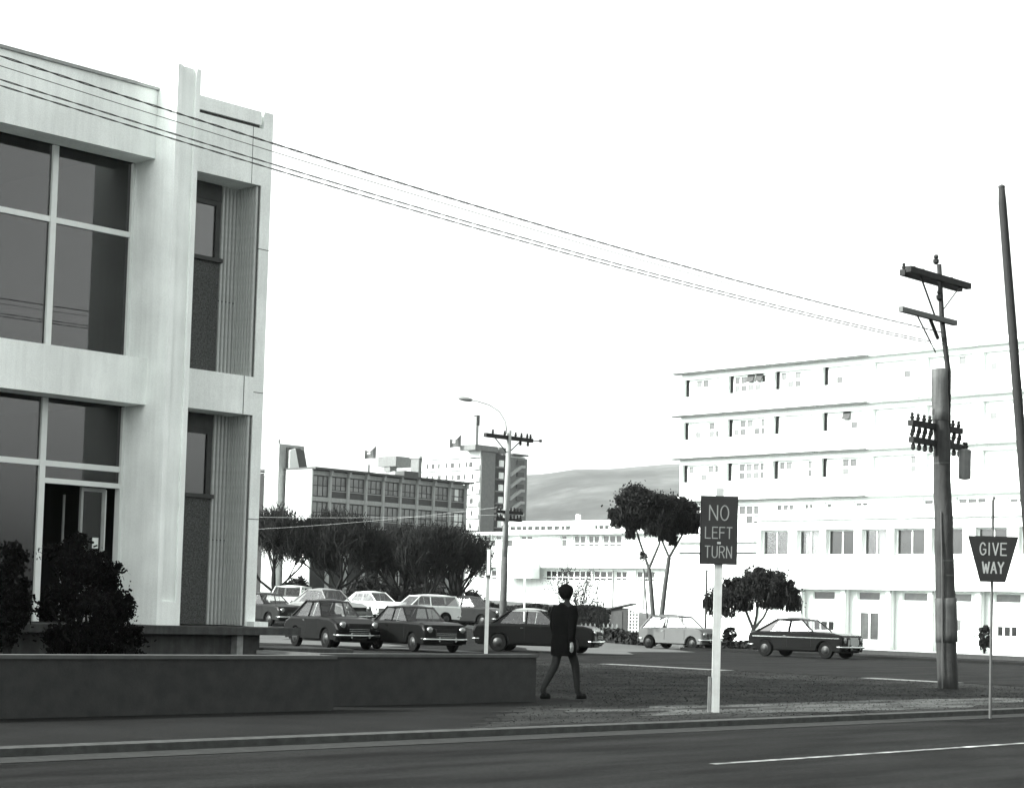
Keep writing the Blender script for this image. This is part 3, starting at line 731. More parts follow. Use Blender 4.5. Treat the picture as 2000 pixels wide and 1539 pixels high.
for x in (-1.1, -.7, -.35, .35, .8): insulator(a2, lx+x, ly+.16, 8.48, .8)
m = MB().bar((lx-.9, ly-.1, 8.38), (lx-.05, ly, 7.55), .03).bar((lx+.7, ly-.1, 8.38), (lx+.05, ly, 7.7), .02).bar((lx-1.0, ly-.1, 7.55), (lx-.12, ly-.02, 6.9), .025).bar((lx-.4, ly-.05, 7.55), (lx, ly, 7.2), .06)
m.build('brace', WOODD, RP)
insulator(RP, lx, ly+.07, 8.75, 1.2); insulator(RP, lx-.12, ly-.1, 7.95, 1.4)
tr = MB().lathe([(.0, 4.30), (.12, 4.32), (.125, 4.36), (.125, 4.86), (.13, 4.87), (.13, 4.91), (.05, 4.95), (.0, 4.96)], 'z', 12, (.36, -.1, 0)).build('transformer', mat('grey_tank', .09, .5, .15, 5, 0), RP, smooth=False)
insulator(tr, .32, -.1, 4.95, .8); insulator(tr, .41, -.1, 4.95, .8)
for z in (2.3, 2.6, 4.6): log(z, z+.03, .215-.0088*z, .2148-.0088*z, 2, 0).build('iron_band', DARKSTRIP, pl)
MB().tube([(-.26, -.02, 0), (-.30, 0, 2.2), (-.30, .05, 3.6)], .018, 6).build('conduit', DARKSTRIP, RP)

# ---- further pole with street lamp
LP = thing('lamp_pole', 'slender power pole carrying a curved street lamp and crossarms, beyond parked cars', 'power pole', (-.24, 75, -.1), RZ1)
MB().tube([(0, 0, 3.6), (.03, -.03, 8.75)], .135, 12, .10).build('pole', mat('pale_pole_wood', .24, .8, .15, 4, .3, 25, streak=.3), LP, smooth=True)
MB().tube([(-.0, 0, -.2), (0, 0, 3.599)], .165, 12, .14).build('pole_base', mat('dark_pole_base', .05, .8, .3, 4, .3, 25), LP, smooth=True)
a = MB().box(-1.35, 1.45, -.08, .08, 8.38, 8.54).build('crossarm', WOODD, LP)
for x in (-.9, -.2, .1, .45, .8, 1.15, 1.35): insulator(a, x, 0, 8.54, 1.1)
for x in (.75, 1.2): insulator(a, x, 0, 8.38, 1.1, True)
MB().bar((-.75, 0, 8.38), (0, 0, 7.8), .04).bar((.75, 0, 8.38), (0, 0, 7.8), .04).build('brace', WOODD, LP)
MB().tube([(1.45, 0, 8.46), (1.95, 0, 8.5)], .025, 6).lathe([(.02, 0), (.07, .02), (.07, .1), (.02, .12)], 'z', 8, (1.97, 0, 8.44)).build('strain_insulator', PORC, LP)
for z, x1 in ((5.42, .98), (5.12, .92)):
    a = MB().box(-.62, x1, -.06, .06, z-.06, z+.06).build('crossarm', WOODD, LP)
    for x in (-.5, -.3, .3, .5, .7, .88): insulator(a, x, 0, z+.06, .9)
c, s_ = math.cos(-RZ1), math.sin(-RZ1)
pts = [(-.05, 8.6), (-.12, 9.1), (-.38, 9.52), (-.8, 9.78), (-1.3, 9.92), (-1.55, 9.96)]
la = MB().tube([(x*c, x*s_, z) for x, z in pts], .028, 8).build('lamp_arm', STEEL, LP, smooth=True)
ln = MB().lathe([(.02, 0), (.09, .04), (.12, .18), (.13, .35), (.10, .52), (.03, .60)], 'x', 12).build('lantern', mat('lantern_grey', .14, .5, .1, 4, 0), la, smooth=True)
ln.location = (-1.5*c, -1.5*s_, 9.95); ln.rotation_euler = (0, R(-8), math.atan2(-s_, -c)); ln.scale = (1, 1, .7)

# ---- pole just inside the right border
EP = thing('power_pole', 'plain dark wooden pole at the extreme right edge behind the give way sign', 'power pole', (9.27, 32.0, 0), 0)
MB().tube([(.0, 0, -.2), (-.38, 0, 4), (-.81, 0, 8.7), (-.83, 0, 9.0)], [.10, .09, .072, .055], 12).build('pole', WOODD, EP, smooth=True)
MB().lathe([(.06, 9.0), (.064, 9.02), (.02, 9.05)], 'z', 12, (-.83, 0, 0)).build('cap', DARKSTRIP, EP)

# ---- slim posts
SP = thing('edge_on_sign', 'narrow sign seen edge-on atop a pale timber post behind the low wall', 'road sign', (-.68, 57.9, -.08), 0)
MB().box(-.06, .06, -.06, .06, -.1, 2.5).build('post', POSTW, SP)
MB().box(-.075, -.045, -.25, .25, 2.45, 3.33).box(.045, .075, -.25, .25, 2.45, 3.33).build('sign_edge', DARKSTRIP, SP)
MB().box(-.044, .044, -.25, .25, 2.5, 3.3).build('sign_panel', WHITE2, SP)
T = thing('thin_post', 'thin white post standing behind the light-roofed dark car', 'post', (.72, 84, ground(.72, 84)), 0)
MB().tube([(0, 0, -.1), (-.03, 0, 3.3)], .045, 8).build('shaft', WHITE2, T); MB().lathe([(.05, 3.3), (.06, 3.32), (.03, 3.38)], 'z', 8, (-.03, 0, 0)).build('cap', WHITE2, T)
T = thing('thin_post', 'thin dark post behind the small pale car, just left of the NO LEFT TURN post', 'post', (8.85, 83, ground(8.85, 83)), 0)
MB().tube([(0, 0, -.1), (.0, 0, 3.5)], .05, 8).build('shaft', DARKSTRIP, T); MB().lathe([(.06, 3.5), (.06, 3.53), (.02, 3.58)], 'z', 8).build('cap', DARKSTRIP, T)

# ---- overhead wires along the road
def wire(label, a, b, sag, r, twist=False, n=40, g='overhead wires along the road', m=None):
    a, b = Vector(a), Vector(b); M_ = MB(); pts = []
    for i in range(n+1):
        t = i/n; p = a.lerp(b, t); p.z -= 4*sag*t*(1-t); pts.append(p)
    if twist:
        for ph in (0, math.pi):
            N = n*9; q = []
            for i in range(N+1):
                t = i/N; p = a.lerp(b, t); p.z -= 4*sag*t*(1-t); w = t*330+ph
                q.append(p + Vector((-.68*math.cos(w), .73*math.cos(w), math.sin(w)))*r*.8)
            M_.tube(q, r*.62, 4, cap=False)
    else: M_.tube(pts, r, 6, cap=False)
    o = M_.build('wire', m or WIRE, smooth=True); o['label'] = label; o['category'] = 'wire'; o['group'] = g
    return o
wire('uppermost twisted overhead cable crossing in front of the office building', (-13.4, 10.6, 7.75), (8.80, 37.8, 7.32), .38, .0095, True)
wire('thin single overhead wire just below the uppermost cable', (-13.4, 10.7, 7.65), (8.82, 37.75, 7.22), .38, .0045)
wire('lower of the paired overhead cables crossing the office building', (-13.4, 10.6, 7.45), (8.84, 37.7, 7.02), .42, .0075, True)
wire('upper of the paired lower overhead cables crossing the office building', (-13.4, 10.5, 7.51), (8.86, 37.78, 7.07), .42, .0075, True)
wire('pale far wire sagging left from the lamp pole', (-.6, 75, 5.2), (-40, 92, 7.2), .9, .004, g='far wires over the trees', m=mat('pale_wire', .35, .6, .1, 4, 0))
wire('second pale far wire rising to the lamp pole', (-.6, 75, 5.5), (-38, 118, 6.2), 1.0, .004, g='far wires over the trees', m=MATS['pale_wire'])

# ================================================================== CARS
def paint(name, v, rough=.25): return mat(name, v, rough, .08, 2, 0, spec=.05 if v < .03 else .35)
STY = {
 'mini': dict(wb=(-1.02, 1.01), r=.255, w=.705, gw=.60, rw=.48, H=1.35, zb=.80,
   top=[(-1.50, .42), (-1.53, .60), (-1.46, .79), (-1.2, .82), (.60, .86), (1.05, .86), (1.33, .80), (1.47, .66), (1.50, .42)], bot=.24,
   base=(-1.44, .70), roof=(-1.02, .20), B=-.25, quarter=0),
 'eleven': dict(wb=(-1.18, 1.19), r=.28, w=.765, gw=.66, rw=.53, H=1.36, zb=.83,
   top=[(-1.84, .40), (-1.88, .62), (-1.82, .80), (-1.6, .86), (.60, .90), (1.45, .87), (1.76, .80), (1.84, .70), (1.84, .38)], bot=.25,
   base=(-1.58, .68), roof=(-.78, .15), B=-.28, quarter=.42),
 'sedan': dict(wb=(-1.25, 1.30), r=.31, w=.80, gw=.70, rw=.56, H=1.50, zb=.92,
   top=[(-2.12, .42), (-2.18, .70), (-2.10, .90), (-1.5, .97), (.70, .98), (1.70, .95), (1.98, .88), (2.10, .72), (2.12, .40)], bot=.27,
   base=(-1.52, .78), roof=(-.85, .18), B=-.30, quarter=.25),
 'round': dict(wb=(-1.05, 1.10), r=.31, w=.74, gw=.64, rw=.48, H=1.50, zb=.93,
   top=[(-1.84, .42), (-1.92, .60), (-1.78, .82), (-1.45, .95), (.60, .98), (1.35, .92), (1.75, .78), (1.92, .60), (1.90, .40)], bot=.27,
   base=(-1.50, .62), roof=(-.75, .12), B=-.28, quarter=.3),
 'wagon': dict(wb=(-1.15, 1.25), r=.30, w=.78, gw=.70, rw=.60, H=1.48, zb=.90,
   top=[(-1.98, .42), (-2.02, .70), (-1.98, .90), (-1.6, .93), (.70, .95), (1.65, .92), (1.92, .84), (2.02, .70), (2.02, .40)], bot=.27,
   base=(-1.92, .78), roof=(-1.72, .22), B=-.32, quarter=0),
 'van': dict(wb=(-1.15, 1.20), r=.31, w=.80, gw=.77, rw=.70, H=1.92, zb=1.05,
   top=[(-1.98, .42), (-2.0, .70), (-1.98, 1.03), (-1.5, 1.06), (1.45, 1.08), (1.85, 1.0), (1.98, .80), (1.98, .40)], bot=.30,
   base=(-1.95, 1.66), roof=(-1.85, 1.20), B=.35, quarter=.75)}
def make_car(label, sty, loc, ang, body, roofm=None, scale=1.0, grille='slat', strip=False, group='parked cars', cat='car', name='parked_car'):
    S = STY[sty]; t = thing(name, label, cat, loc, R(ang), group); t.scale = (scale,)*3
    roofm = roofm or body; w = S['w']; r = S['r']; bot = S['bot']; top = S['top']
    # outline with wheel arches: bottom from front to rear
    ar = r*1.22; out = list(top); f, b = S['wb'][1], S['wb'][0]
    def arch(cx): return [(cx+ar*math.cos(R(a)), max(bot, r*.95+ar*math.sin(R(a)))) for a in range(0, 181, 15)]
    out += [(top[-1][0]-.04, bot)] + arch(f) + arch(b) + [(top[0][0]+.05, bot)]
    cx = sum(p[0] for p in out)/len(out); cz = (bot+S['zb'])/2
    lx_ = top[-1][0]-top[0][0]
    m = MB(); layers = [(-w, .055), (-w+.03, .018), (-w+.10, .0), (w-.10, .0), (w-.03, .018), (w, .055)]; N = len(out)
    def ins(p, d):
        x, z = p; sx = 1-2*d*1.6/lx_; nz = z
        if z > .6: nz = z - d*1.4*(z-.6)/.35
        return (cx+(x-cx)*sx, nz)
    for y, d in layers:
        for p in out:
            q = ins(p, d); m.v.append((q[0], y, q[1]))
    for k in range(len(layers)-1):
        for i in range(N):
            j = (i+1) % N; a = k*N; m.f.append((a+i, a+j, a+N+j, a+N+i))
    m.f.append(tuple(range(N))); m.f.append(tuple((len(layers)-1)*N+N-1-i for i in range(N)))
    me = m.mesh('body', body); bm = bmesh.new(); bm.from_mesh(me)
    bmesh.ops.triangulate(bm, faces=[x for x in bm.faces if len(x.verts) > 4]); bmesh.ops.recalc_face_normals(bm, faces=bm.faces); bm.to_mesh(me); bm.free()
    bo = obj('body', me, t)
    # dark wheel wells and floor
    MB().box(top[0][0]+.12, top[-1][0]-.12, -w+.14, w-.14, bot-.04, bot+.36).build('floor_pan', UNDER, t)
    # greenhouse
    x0, x1 = S['base']; r0, r1 = S['roof']; gw, rw, H, zb = S['gw'], S['rw'], S['H'], S['zb']; ze = H-.07
    zf = np.interp(x1, [p[0] for p in top], [p[1] for p in top]); zr = np.interp(x0, [p[0] for p in top], [p[1] for p in top])
    mm = MB(); nu, nv = 9, 7
    for j in range(nv):
        v = -1+2*j/(nv-1)
        for i in range(nu):
            u = -1+2*i/(nu-1); xx = (r0+r1)/2 + (r1-r0)/2*1.06*u*(1-.06*v*v); yy = (rw+.035)*v*(1-.05*u*u)
            mm.v.append((xx, yy, ze + .075*(1-abs(u)**2.6)*(1-abs(v)**2.4) + .005))
    for j in range(nv-1):
        for i in range(nu-1):
            a = j*nu+i; mm.f.append((a, a+1, a+nu+1, a+nu))
    o = len(mm.v)
    ring = [(i, 0) for i in range(nu)] + [(nu-1, j) for j in range(1, nv)] + [(i, nv-1) for i in range(nu-2, -1, -1)] + [(0, j) for j in range(nv-2, 0, -1)]
    for i, j in ring:
        x, y, z = mm.v[j*nu+i]; mm.v.append((x, y, z-.05))
    for k in range(len(ring)):
        k2 = (k+1) % len(ring); a = ring[k][1]*nu+ring[k][0]; b2 = ring[k2][1]*nu+ring[k2][0]; mm.f.append((a, o+k, o+k2, b2))
    mm.f.append(tuple(o+k for k in range(len(ring))))
    rfp = mm.build('roof', roofm, t, smooth=False)
    Bx = S['B']; pb = MB()
    def P(f_, s, zz=None):   # point on side plane at base fraction x and height fraction
        return f_
    for s in (-1, 1):
        bl = lambda x: (x, s*gw, np.interp(x, [p[0] for p in top], [p[1] for p in top])-.02)
        tl = lambda x: (x, s*rw, ze)
        fa, ra = bl(x1), bl(x0)
        pb.tube([fa, tl(r1)], .028, 6); pb.tube([ra, tl(r0)], .04, 6); pb.tube([bl(Bx), tl(Bx+.02)], .034, 4); pb.tube([tl(r0), tl(r1)], .022, 6); pb.tube([ra, fa], .02, 4)
        q = S['quarter']
        rb = x0+(Bx-x0)*q; rt = r0+(Bx-r0)*q*.35
        if q:
            pb.poly([ra, bl(rb), tl(rt), tl(r0)]); pb.poly([(p[0], p[1]-s*.03, p[2]) for p in (ra, tl(r0), tl(rt), bl(rb))])
        e = .004*s
        MB().poly([bl(rb), bl(Bx-.04), tl(Bx-.02), tl(rt)]).build('side_window', CARGLASS, t)
        MB().poly([bl(Bx+.04), bl(x1-.03), tl(r1-.02), tl(Bx+.05)]).build('side_window', CARGLASS, t)
        MB().tube([(np.interp(.3, [0, 1], [Bx, x1]), s*gw, bl(Bx)[2]), (r1-.12, s*rw, ze)], .01, 4).build('quarter_light_bar', CHROME, t)
        MB().tube([(Bx-.02, s*(w+.001), bot+.12), (Bx-.02, s*(w+.002), zb-.03)], .007, 4).build('door_seam', UNDER, t)
        MB().tube([(x1-.05, s*(w+.001), bot+.14), (x1-.05, s*(w+.002), zb-.03)], .007, 4).build('door_seam', UNDER, t)
        MB().box(Bx-.16, Bx-.06, s*(w+.012)-.01, s*(w+.012)+.01, zb-.10, zb-.08).build('door_handle', CHROME, t)
        if strip: MB().box(top[0][0]+.18, top[-1][0]-.12, s*(w+.006)-.008, s*(w+.006)+.008, zb-.15, zb-.12).build('side_trim', CHROME, t)
    pb.build('pillars', roofm if roofm is body else body, t)
    MB().poly([(x1-.01, -gw+.04, zf-.01), (x1-.01, gw-.04, zf-.01), (r1+.01, rw-.03, ze), (r1+.01, -rw+.03, ze)]).build('windscreen', CARGLASS, t)
    MB().poly([(x0+.01, -gw+.05, zr-.01), (r0-.01, -rw+.05, ze), (r0-.01, rw-.05, ze), (x0+.01, gw-.05, zr-.01)]).build('rear_window', CARGLASS, t)
    for xs_ in ((x1+r1)/2-.75, Bx-.75):
        for s in (-.33, .33):
            st = MB().box(xs_-.05, xs_+.42, s-.24, s+.24, .30, .50).xz([(xs_-.16, .45), (xs_, .45), (xs_-.06, H-.46), (xs_-.20, H-.46)], s-.24, s+.24).build('seat', SEATM, t)
    MB().lathe([(.17, 0), (.185, .012), (.17, .024), (.155, .012), (.17, 0)], 'x', 14, (x1-.35, -.33, zb+.02)).build('steering_wheel', UNDER, t)
    # wheels
    for x in S['wb']:
        for s in (-1, 1):
            wy = s*(w-.085)
            wh = MB().lathe([(r*.55, -.075), (r*.93, -.078), (r, -.045), (r, .045), (r*.93, .078), (r*.55, .075)], 'y', 20).build('wheel', RUB, t, smooth=False)
            wh.location = (x, wy, r)
            hc = MB().lathe([(r*.56, .0), (r*.54, .006), (r*.36, .004), (r*.32, .022), (r*.2, .034), (0.01, .038)], 'y', 14).build('hubcap', HUB, wh, smooth=True)
            hc.location = (0, s*.072, 0); hc.scale = (1, s, 1)
    # front and rear: lamps, grille, bumpers
    xf = top[-1][0]; xr_ = top[0][0]; zl = S['zb']-.20
    for s in (-1, 1):
        hl = MB().lathe([(.10, -.04), (.105, .02), (.095, .04)], 'x', 14).build('headlight', CHROME, t, smooth=True); hl.location = (xf-.035, s*(w-.20), zl)
        MB().lathe([(.088, .036), (.07, .058), (.01, .066)], 'x', 14).build('lens', HEADL, hl, smooth=True)
        rl = MB().box(-.03, .02, -.05, .05, -.09, .09).build('tail_light', SPAN, t); rl.location = (xr_+.0, s*(w-.14), zl)
    MB().box(xf-.05, xf+.012, -w*.48, w*.48, bot+.14, zl+.04).build('grille', UNDER if grille == 'slat' else STEEL, t)
    if grille == 'tall':
        gr = MB().box(xf-.02, xf+.03, -.27, .27, bot+.16, zl+.10).build('grille_surround', CHROME, t)
        MB().box(xf+.0305, xf+.036, -.24, .24, bot+.19, zl+.07).build('grille_mesh', STEEL, gr)
    else:
        for k in range(4):
            z = bot+.17+k*.055; MB().box(xf+.0125, xf+.02, -w*.46, w*.46, z, z+.012).build('grille_bar', CHROME, t)
    for x, s in ((xf, 1), (xr_, -1)):
        y_ = w-.04; bp = MB().tube([(x-s*.22, -y_-.03, bot+.155), (x+s*.02, -y_+.02, bot+.15), (x+s*.075, -y_*.5, bot+.15), (x+s*.085, 0, bot+.15), (x+s*.075, y_*.5, bot+.15), (x+s*.02, y_-.02, bot+.15), (x-s*.22, y_+.03, bot+.155)], .042, 8).build('bumper', CHROME, t, smooth=True)
        for k in (-.3, .3): MB().box(x+s*.06-.03, x+s*.06+.05, k-.025, k+.025, bot+.08, bot+.24).build('overrider', CHROME, bp)
    MB().box(xf+.02, xf+.03, -.25, .25, bot+.02, bot+.09).build('number_plate', UNDER, t)
    return t
BLK = paint('black_car_paint', .006, .25); DRK = paint('dark_car_paint', .014, .3); GRYC = paint('grey_car_paint', .060, .4); LGT = paint('light_car_paint', .12, .35)
WHT = paint('white_car_paint', .5, .35); MNR = paint('mid_grey_roof', .20, .35); DR2 = paint('very_dark_car_paint', .005, .3)
def gz(x, y): return max(ground(x, y)+.01, ROAD_Z)
def car(label, sty, x, y, ang, *a, **k): return make_car(label, sty, (x, y, gz(x, y)), ang, *a, **k)
car('small pale grey two-box car facing right beyond the verge', 'mini', 7.15, 77.0, -38, GRYC, scale=1.06)
car('black saloon with chrome grille and side trim, facing right near the round tree', 'eleven', 10.95, 68.0, -39, BLK, scale=1.07, grille='tall', strip=True)
car('dark saloon with rounded roof parked nearest the office building platform', 'round', -5.9, 61.5, -58, DR2, scale=1.08)
car('dark saloon parked between two other dark saloons, middle of the front row', 'sedan', -3.1, 61, -58, DR2, scale=1.0)
car('dark saloon with pale roof beside the pedestrian', 'sedan', 1.05, 63.5, -14, DR2, roofm=paint('pale_roof_paint', .22, .4), scale=1.0)
car('dark car half hidden by the office building corner pier', 'sedan', -11.0, 84, -48, DRK)
car('white van-like car facing the camera under the leftmost bare tree', 'wagon', -11.2, 94, -97, WHT, scale=1.1)
car('light grey rounded car behind the nearest dark saloon', 'round', -8.1, 83, -45, LGT, scale=1.12)
car('white saloon behind the gap between two dark saloons', 'sedan', -6.75, 93, -42, WHT, scale=.95)
car('white estate car behind the middle dark saloon', 'wagon', -4.1, 84, -150, WHT, scale=.92)
car('small dark car beyond the edge-on sign post', 'round', -1.75, 90, -35, DRK)
car('white far car beside the long low building hedge', 'wagon', -2.6, 128, -30, WHT)

# ================================================================== TREES AND PLANTS
def grow(m, tips, p, d, L, r, depth, rnd, spread=.6, up=.25, minr=.012, kids=3):
    pts = [Vector(p)]; dd = Vector(d).normalized(); n = 4
    for i in range(n):
        dd = (dd + Vector((rnd.uniform(-1, 1), rnd.uniform(-1, 1), rnd.uniform(-.3, 1)*1.0))*.13 + Vector((0, 0, up*.12))).normalized()
        pts.append(pts[-1]+dd*(L/n))
    m.tube(pts, r, 6 if r > .03 else 4, max(minr, r*.55), cap=False)
    if depth == 0: tips.append((pts[-1], dd)); tips.append((pts[2], dd)); return
    for k in range(kids):
        a = Vector((rnd.gauss(0, 1), rnd.gauss(0, 1), rnd.gauss(0, .5))).normalized()
        nd = (dd + a*spread).normalized(); q = pts[-1] if k < 2 else pts[2]
        grow(m, tips, q, nd, L*rnd.uniform(.62, .85), max(minr, r*.58), depth-1, rnd, spread, up, minr, kids)
def bare_tree(label, x, y, trunk_h, crown_h, spread, ntw, seed, group='bare trees along the car park'):
    ntw = int(ntw*.75)
    rnd = random.Random(seed); z = ground(x, y); t = thing('bare_tree', label, 'tree', (x, y, z), 0, group); m = MB(); tips = []
    m.tube([(0, 0, -.2), (.03, .02, trunk_h*.5), (0, 0, trunk_h)], [.27, .20, .19], 9, cap=False)
    nl = rnd.choice((5, 6, 8)); lo_ = rnd.uniform(.35, .7)
    for k in range(nl):
        a = 2*math.pi*k/nl + rnd.uniform(-.5, .5); el = rnd.uniform(lo_, 1.2)
        d = Vector((math.cos(a)*math.cos(el)*spread/2.2, math.sin(a)*math.cos(el)*spread/2.2, math.sin(el)))
        grow(m, tips, (0, 0, trunk_h-.1), d, crown_h*.42, .085, 3, rnd, .5, .5, .012)
    m.build('trunk', TWIG, t, smooth=True)
    # fine twigs: slender blades swept upwards through the crown
    base = np.array([p for p, _ in tips]); dirs = np.array([d for _, d in tips]); i = rng.integers(0, len(base), ntw)
    d = dirs[i]*.5 + rng.normal(size=(ntw, 3))*.42 + np.array([0, 0, .55]); d /= np.linalg.norm(d, axis=1)[:, None]
    L = rng.uniform(.25, 1.0, ntw)[:, None]; c = base[i] + rng.normal(size=(ntw, 3))*.28 + d*L*.5
    rad = (np.hypot(c[:, 0], c[:, 1])/spread)**2 + (np.maximum(0, c[:, 2]-trunk_h-crown_h*.45)/(crown_h*.58))**2; keep = (c[:, 2] > trunk_h*.9) & (rad < 1.0 + .35*(1.6*rng.random(len(c))**3-.30)); c, d, L = c[keep], d[keep], L[keep]
    s = np.cross(d, rand_dirs(len(d))); s /= np.linalg.norm(s, axis=1)[:, None]+1e-9
    quads_mesh('crown', c, d*L*.5, s*rng.uniform(.008, .020, len(d))[:, None], TWIG, t)
bare_tree('dense bare twiggy tree partly behind the office building pier, leftmost of its row', -12.9, 101, 1.4, 4.3, 2.4, 16000, 1)
bare_tree('dense bare tree with forked trunk above the light grey car, second from left', -9.4, 100, 1.6, 3.8, 2.8, 22000, 2)
bare_tree('broad dense bare tree in the middle of the row, in front of the grid block', -6.0, 103, 1.3, 3.5, 2.8, 22000, 3)
bare_tree('dense bare tree behind the middle dark saloon, between broad tree and lamp pole', -4.4, 99, 1.2, 3.5, 2.3, 18000, 4)
bare_tree('rightmost bare tree of the row, left of the lamp pole', -2.9, 101, 1.3, 3.6, 2.1, 13000, 5)

def crown_tree(label, x, y, z, trunks, clumps, nleaf, size, m=LEAFM, group=None, name='tree', seed=1, twigs=0, zbase=None):
    t = thing(name, label, 'tree', (x, y, z), 0, group); b = MB(); rnd = random.Random(seed)
    for pts, rs in trunks: b.tube(pts, rs, 9, cap=False)
    tot = sum(c[1][0]*c[1][1]*c[1][2] for c in clumps); C = []
    for c, r_ in clumps:
        n = int(nleaf*r_[0]*r_[1]*r_[2]/tot); C.append(clumped(n, c, r_, k=int(30+70*np.mean(r_)), cr=.20, hollow=.15))
        fork = Vector(trunks[min(range(len(trunks)), key=lambda q: (Vector(trunks[q][0][-1])-Vector(c)).length)][0][-1])
        for k in range(9):
            e = Vector(c) + Vector((rnd.uniform(-.75, .75)*r_[0], rnd.uniform(-.75, .75)*r_[1], rnd.uniform(-.5, .3)*r_[2])); mid = fork.lerp(e, .5)+Vector((rnd.uniform(-.12, .12), rnd.uniform(-.12, .12), -.05))
            b.tube([fork, mid, e], [.045, .028, .012], 5, cap=False)
    b.build('trunk', BARK, t, smooth=True); AL = np.concatenate(C); fr = rng.random(len(AL)) < .14; AL[fr] += rng.normal(size=(fr.sum(), 3))*np.array([.17, .17, .13])
    leaves('crown', AL, m, size, t)
    if twigs:
        P_ = np.concatenate([np.array(c)+rng.uniform(-1, 1, (twigs//len(clumps), 3))*np.array(r_)*np.array([.95, .95, .3])-np.array([0, 0, r_[2]*.7]) for c, r_ in clumps])
        L_ = rng.uniform(.12, .42, len(P_)); d_ = np.stack([rng.normal(0, .25, len(P_)), rng.normal(0, .25, len(P_)), -np.ones(len(P_))], 1)
        s_2 = np.cross(d_, rand_dirs(len(P_))); s_2 /= np.linalg.norm(s_2, axis=1)[:, None]
        quads_mesh('hanging_sprays', P_, d_*L_[:, None]*.5, s_2*.018, m, t)
    return t
z = ground(6.5, 84)
crown_tree('tall umbrella-crowned tree with pale slim trunk, left of the pair', 6.6, 84, z,
  [([(0, 0, -.2), (-.05, 0, 1.5), (-.2, 0, 3.0), (-.28, 0, 3.5)], [.13, .11, .10, .09]), ([(-.28, 0, 3.5), (-.75, .1, 4.8), (-1.0, 0, 5.6)], [.07, .05, .04]), ([(-.28, 0, 3.5), (.15, -.1, 4.6), (.25, 0, 5.6)], [.07, .05, .04])],
  [((-.75, 0, 6.55), (1.10, 1.2, .78)), ((.10, .2, 6.25), (.75, .9, .60)), ((-1.60, 0, 5.85), (.50, .6, .42)), ((-.95, .2, 5.75), (.45, .5, .42)), ((-.15, -.2, 5.6), (.42, .5, .50)), ((-1.15, 0, 5.25), (.22, .3, .30)), ((.35, .1, 5.25), (.25, .3, .35)), ((.62, .8, 6.55), (.62, .7, .42)), ((-1.95, 0, 6.05), (.25, .3, .2))], 30000, .045, LEAFD, 'umbrella trees by the pale car', seed=5, twigs=2600)
crown_tree('tall umbrella-crowned tree with dark leaning trunk, right of the pair', 7.1, 86, z,
  [([(0, 0, -.2), (.0, 0, 1.2), (.15, 0, 2.8), (.3, 0, 4.1)], [.15, .13, .11, .10]), ([(.3, 0, 4.1), (-.05, .1, 4.9), (-.1, 0, 5.6)], [.06, .05, .04]), ([(.3, 0, 4.1), (.85, -.1, 5.1), (1.0, 0, 5.8)], [.07, .05, .04])],
  [((.35, 0, 6.35), (.90, 1.0, .70)), ((1.10, 0, 6.2), (.72, .9, .52)), ((1.70, 0, 5.95), (.50, .5, .28)), ((.75, .1, 5.7), (.45, .5, .40)), ((.15, 0, 5.55), (.35, .5, .45)), ((1.35, 0, 5.65), (.28, .3, .30)), ((.45, 0, 5.1), (.18, .3, .3))], 25000, .045, LEAFD, 'umbrella trees by the pale car', seed=6, twigs=2400)
crown_tree('spindly pale sapling leaning beside the umbrella trees', 6.25, 82, ground(6.25, 82), [([(0, 0, -.1), (-.12, 0, 1.5), (-.35, 0, 3.9)], [.05, .04, .02])], [((-.37, 0, 4.0), (.22, .2, .25))], 60, .06, LEAFD, seed=7, name='sapling')
crown_tree('low round-crowned dark tree with forked trunk behind the black saloon', 10.9, 82, ground(10.9, 82),
  [([(0, 0, -.2), (-.05, 0, .6), (-.02, 0, 1.0)], [.16, .12, .12]), ([(-.02, 0, 1.0), (-.32, 0, 1.7), (-.55, 0, 2.3)], [.07, .06, .04]), ([(-.02, 0, 1.0), (.1, 0, 1.6), (.15, 0, 2.3)], [.07, .06, .04]), ([(-.02, 0, 1.0), (.45, .1, 1.6), (.7, 0, 2.2)], [.06, .05, .04])],
  [((.35, 0, 3.05), (1.25, 1.2, .75)), ((-.75, 0, 2.7), (1.15, 1.1, .65)), ((1.3, 0, 2.75), (.8, .8, .6)), ((-1.45, 0, 2.15), (.65, .6, .55)), ((-1.9, 0, 2.4), (.4, .4, .45)), ((.8, 0, 2.35), (.6, .6, .32)), ((-.5, 0, 2.2), (.4, .4, .3)), ((1.75, 0, 2.35), (.35, .4, .4)), ((.1, 0, 3.55), (.5, .5, .35)), ((-1.6, 0, 2.6), (.35, .4, .35))], 24000, .042, LEAFD, seed=8, name='round_tree', twigs=2500)
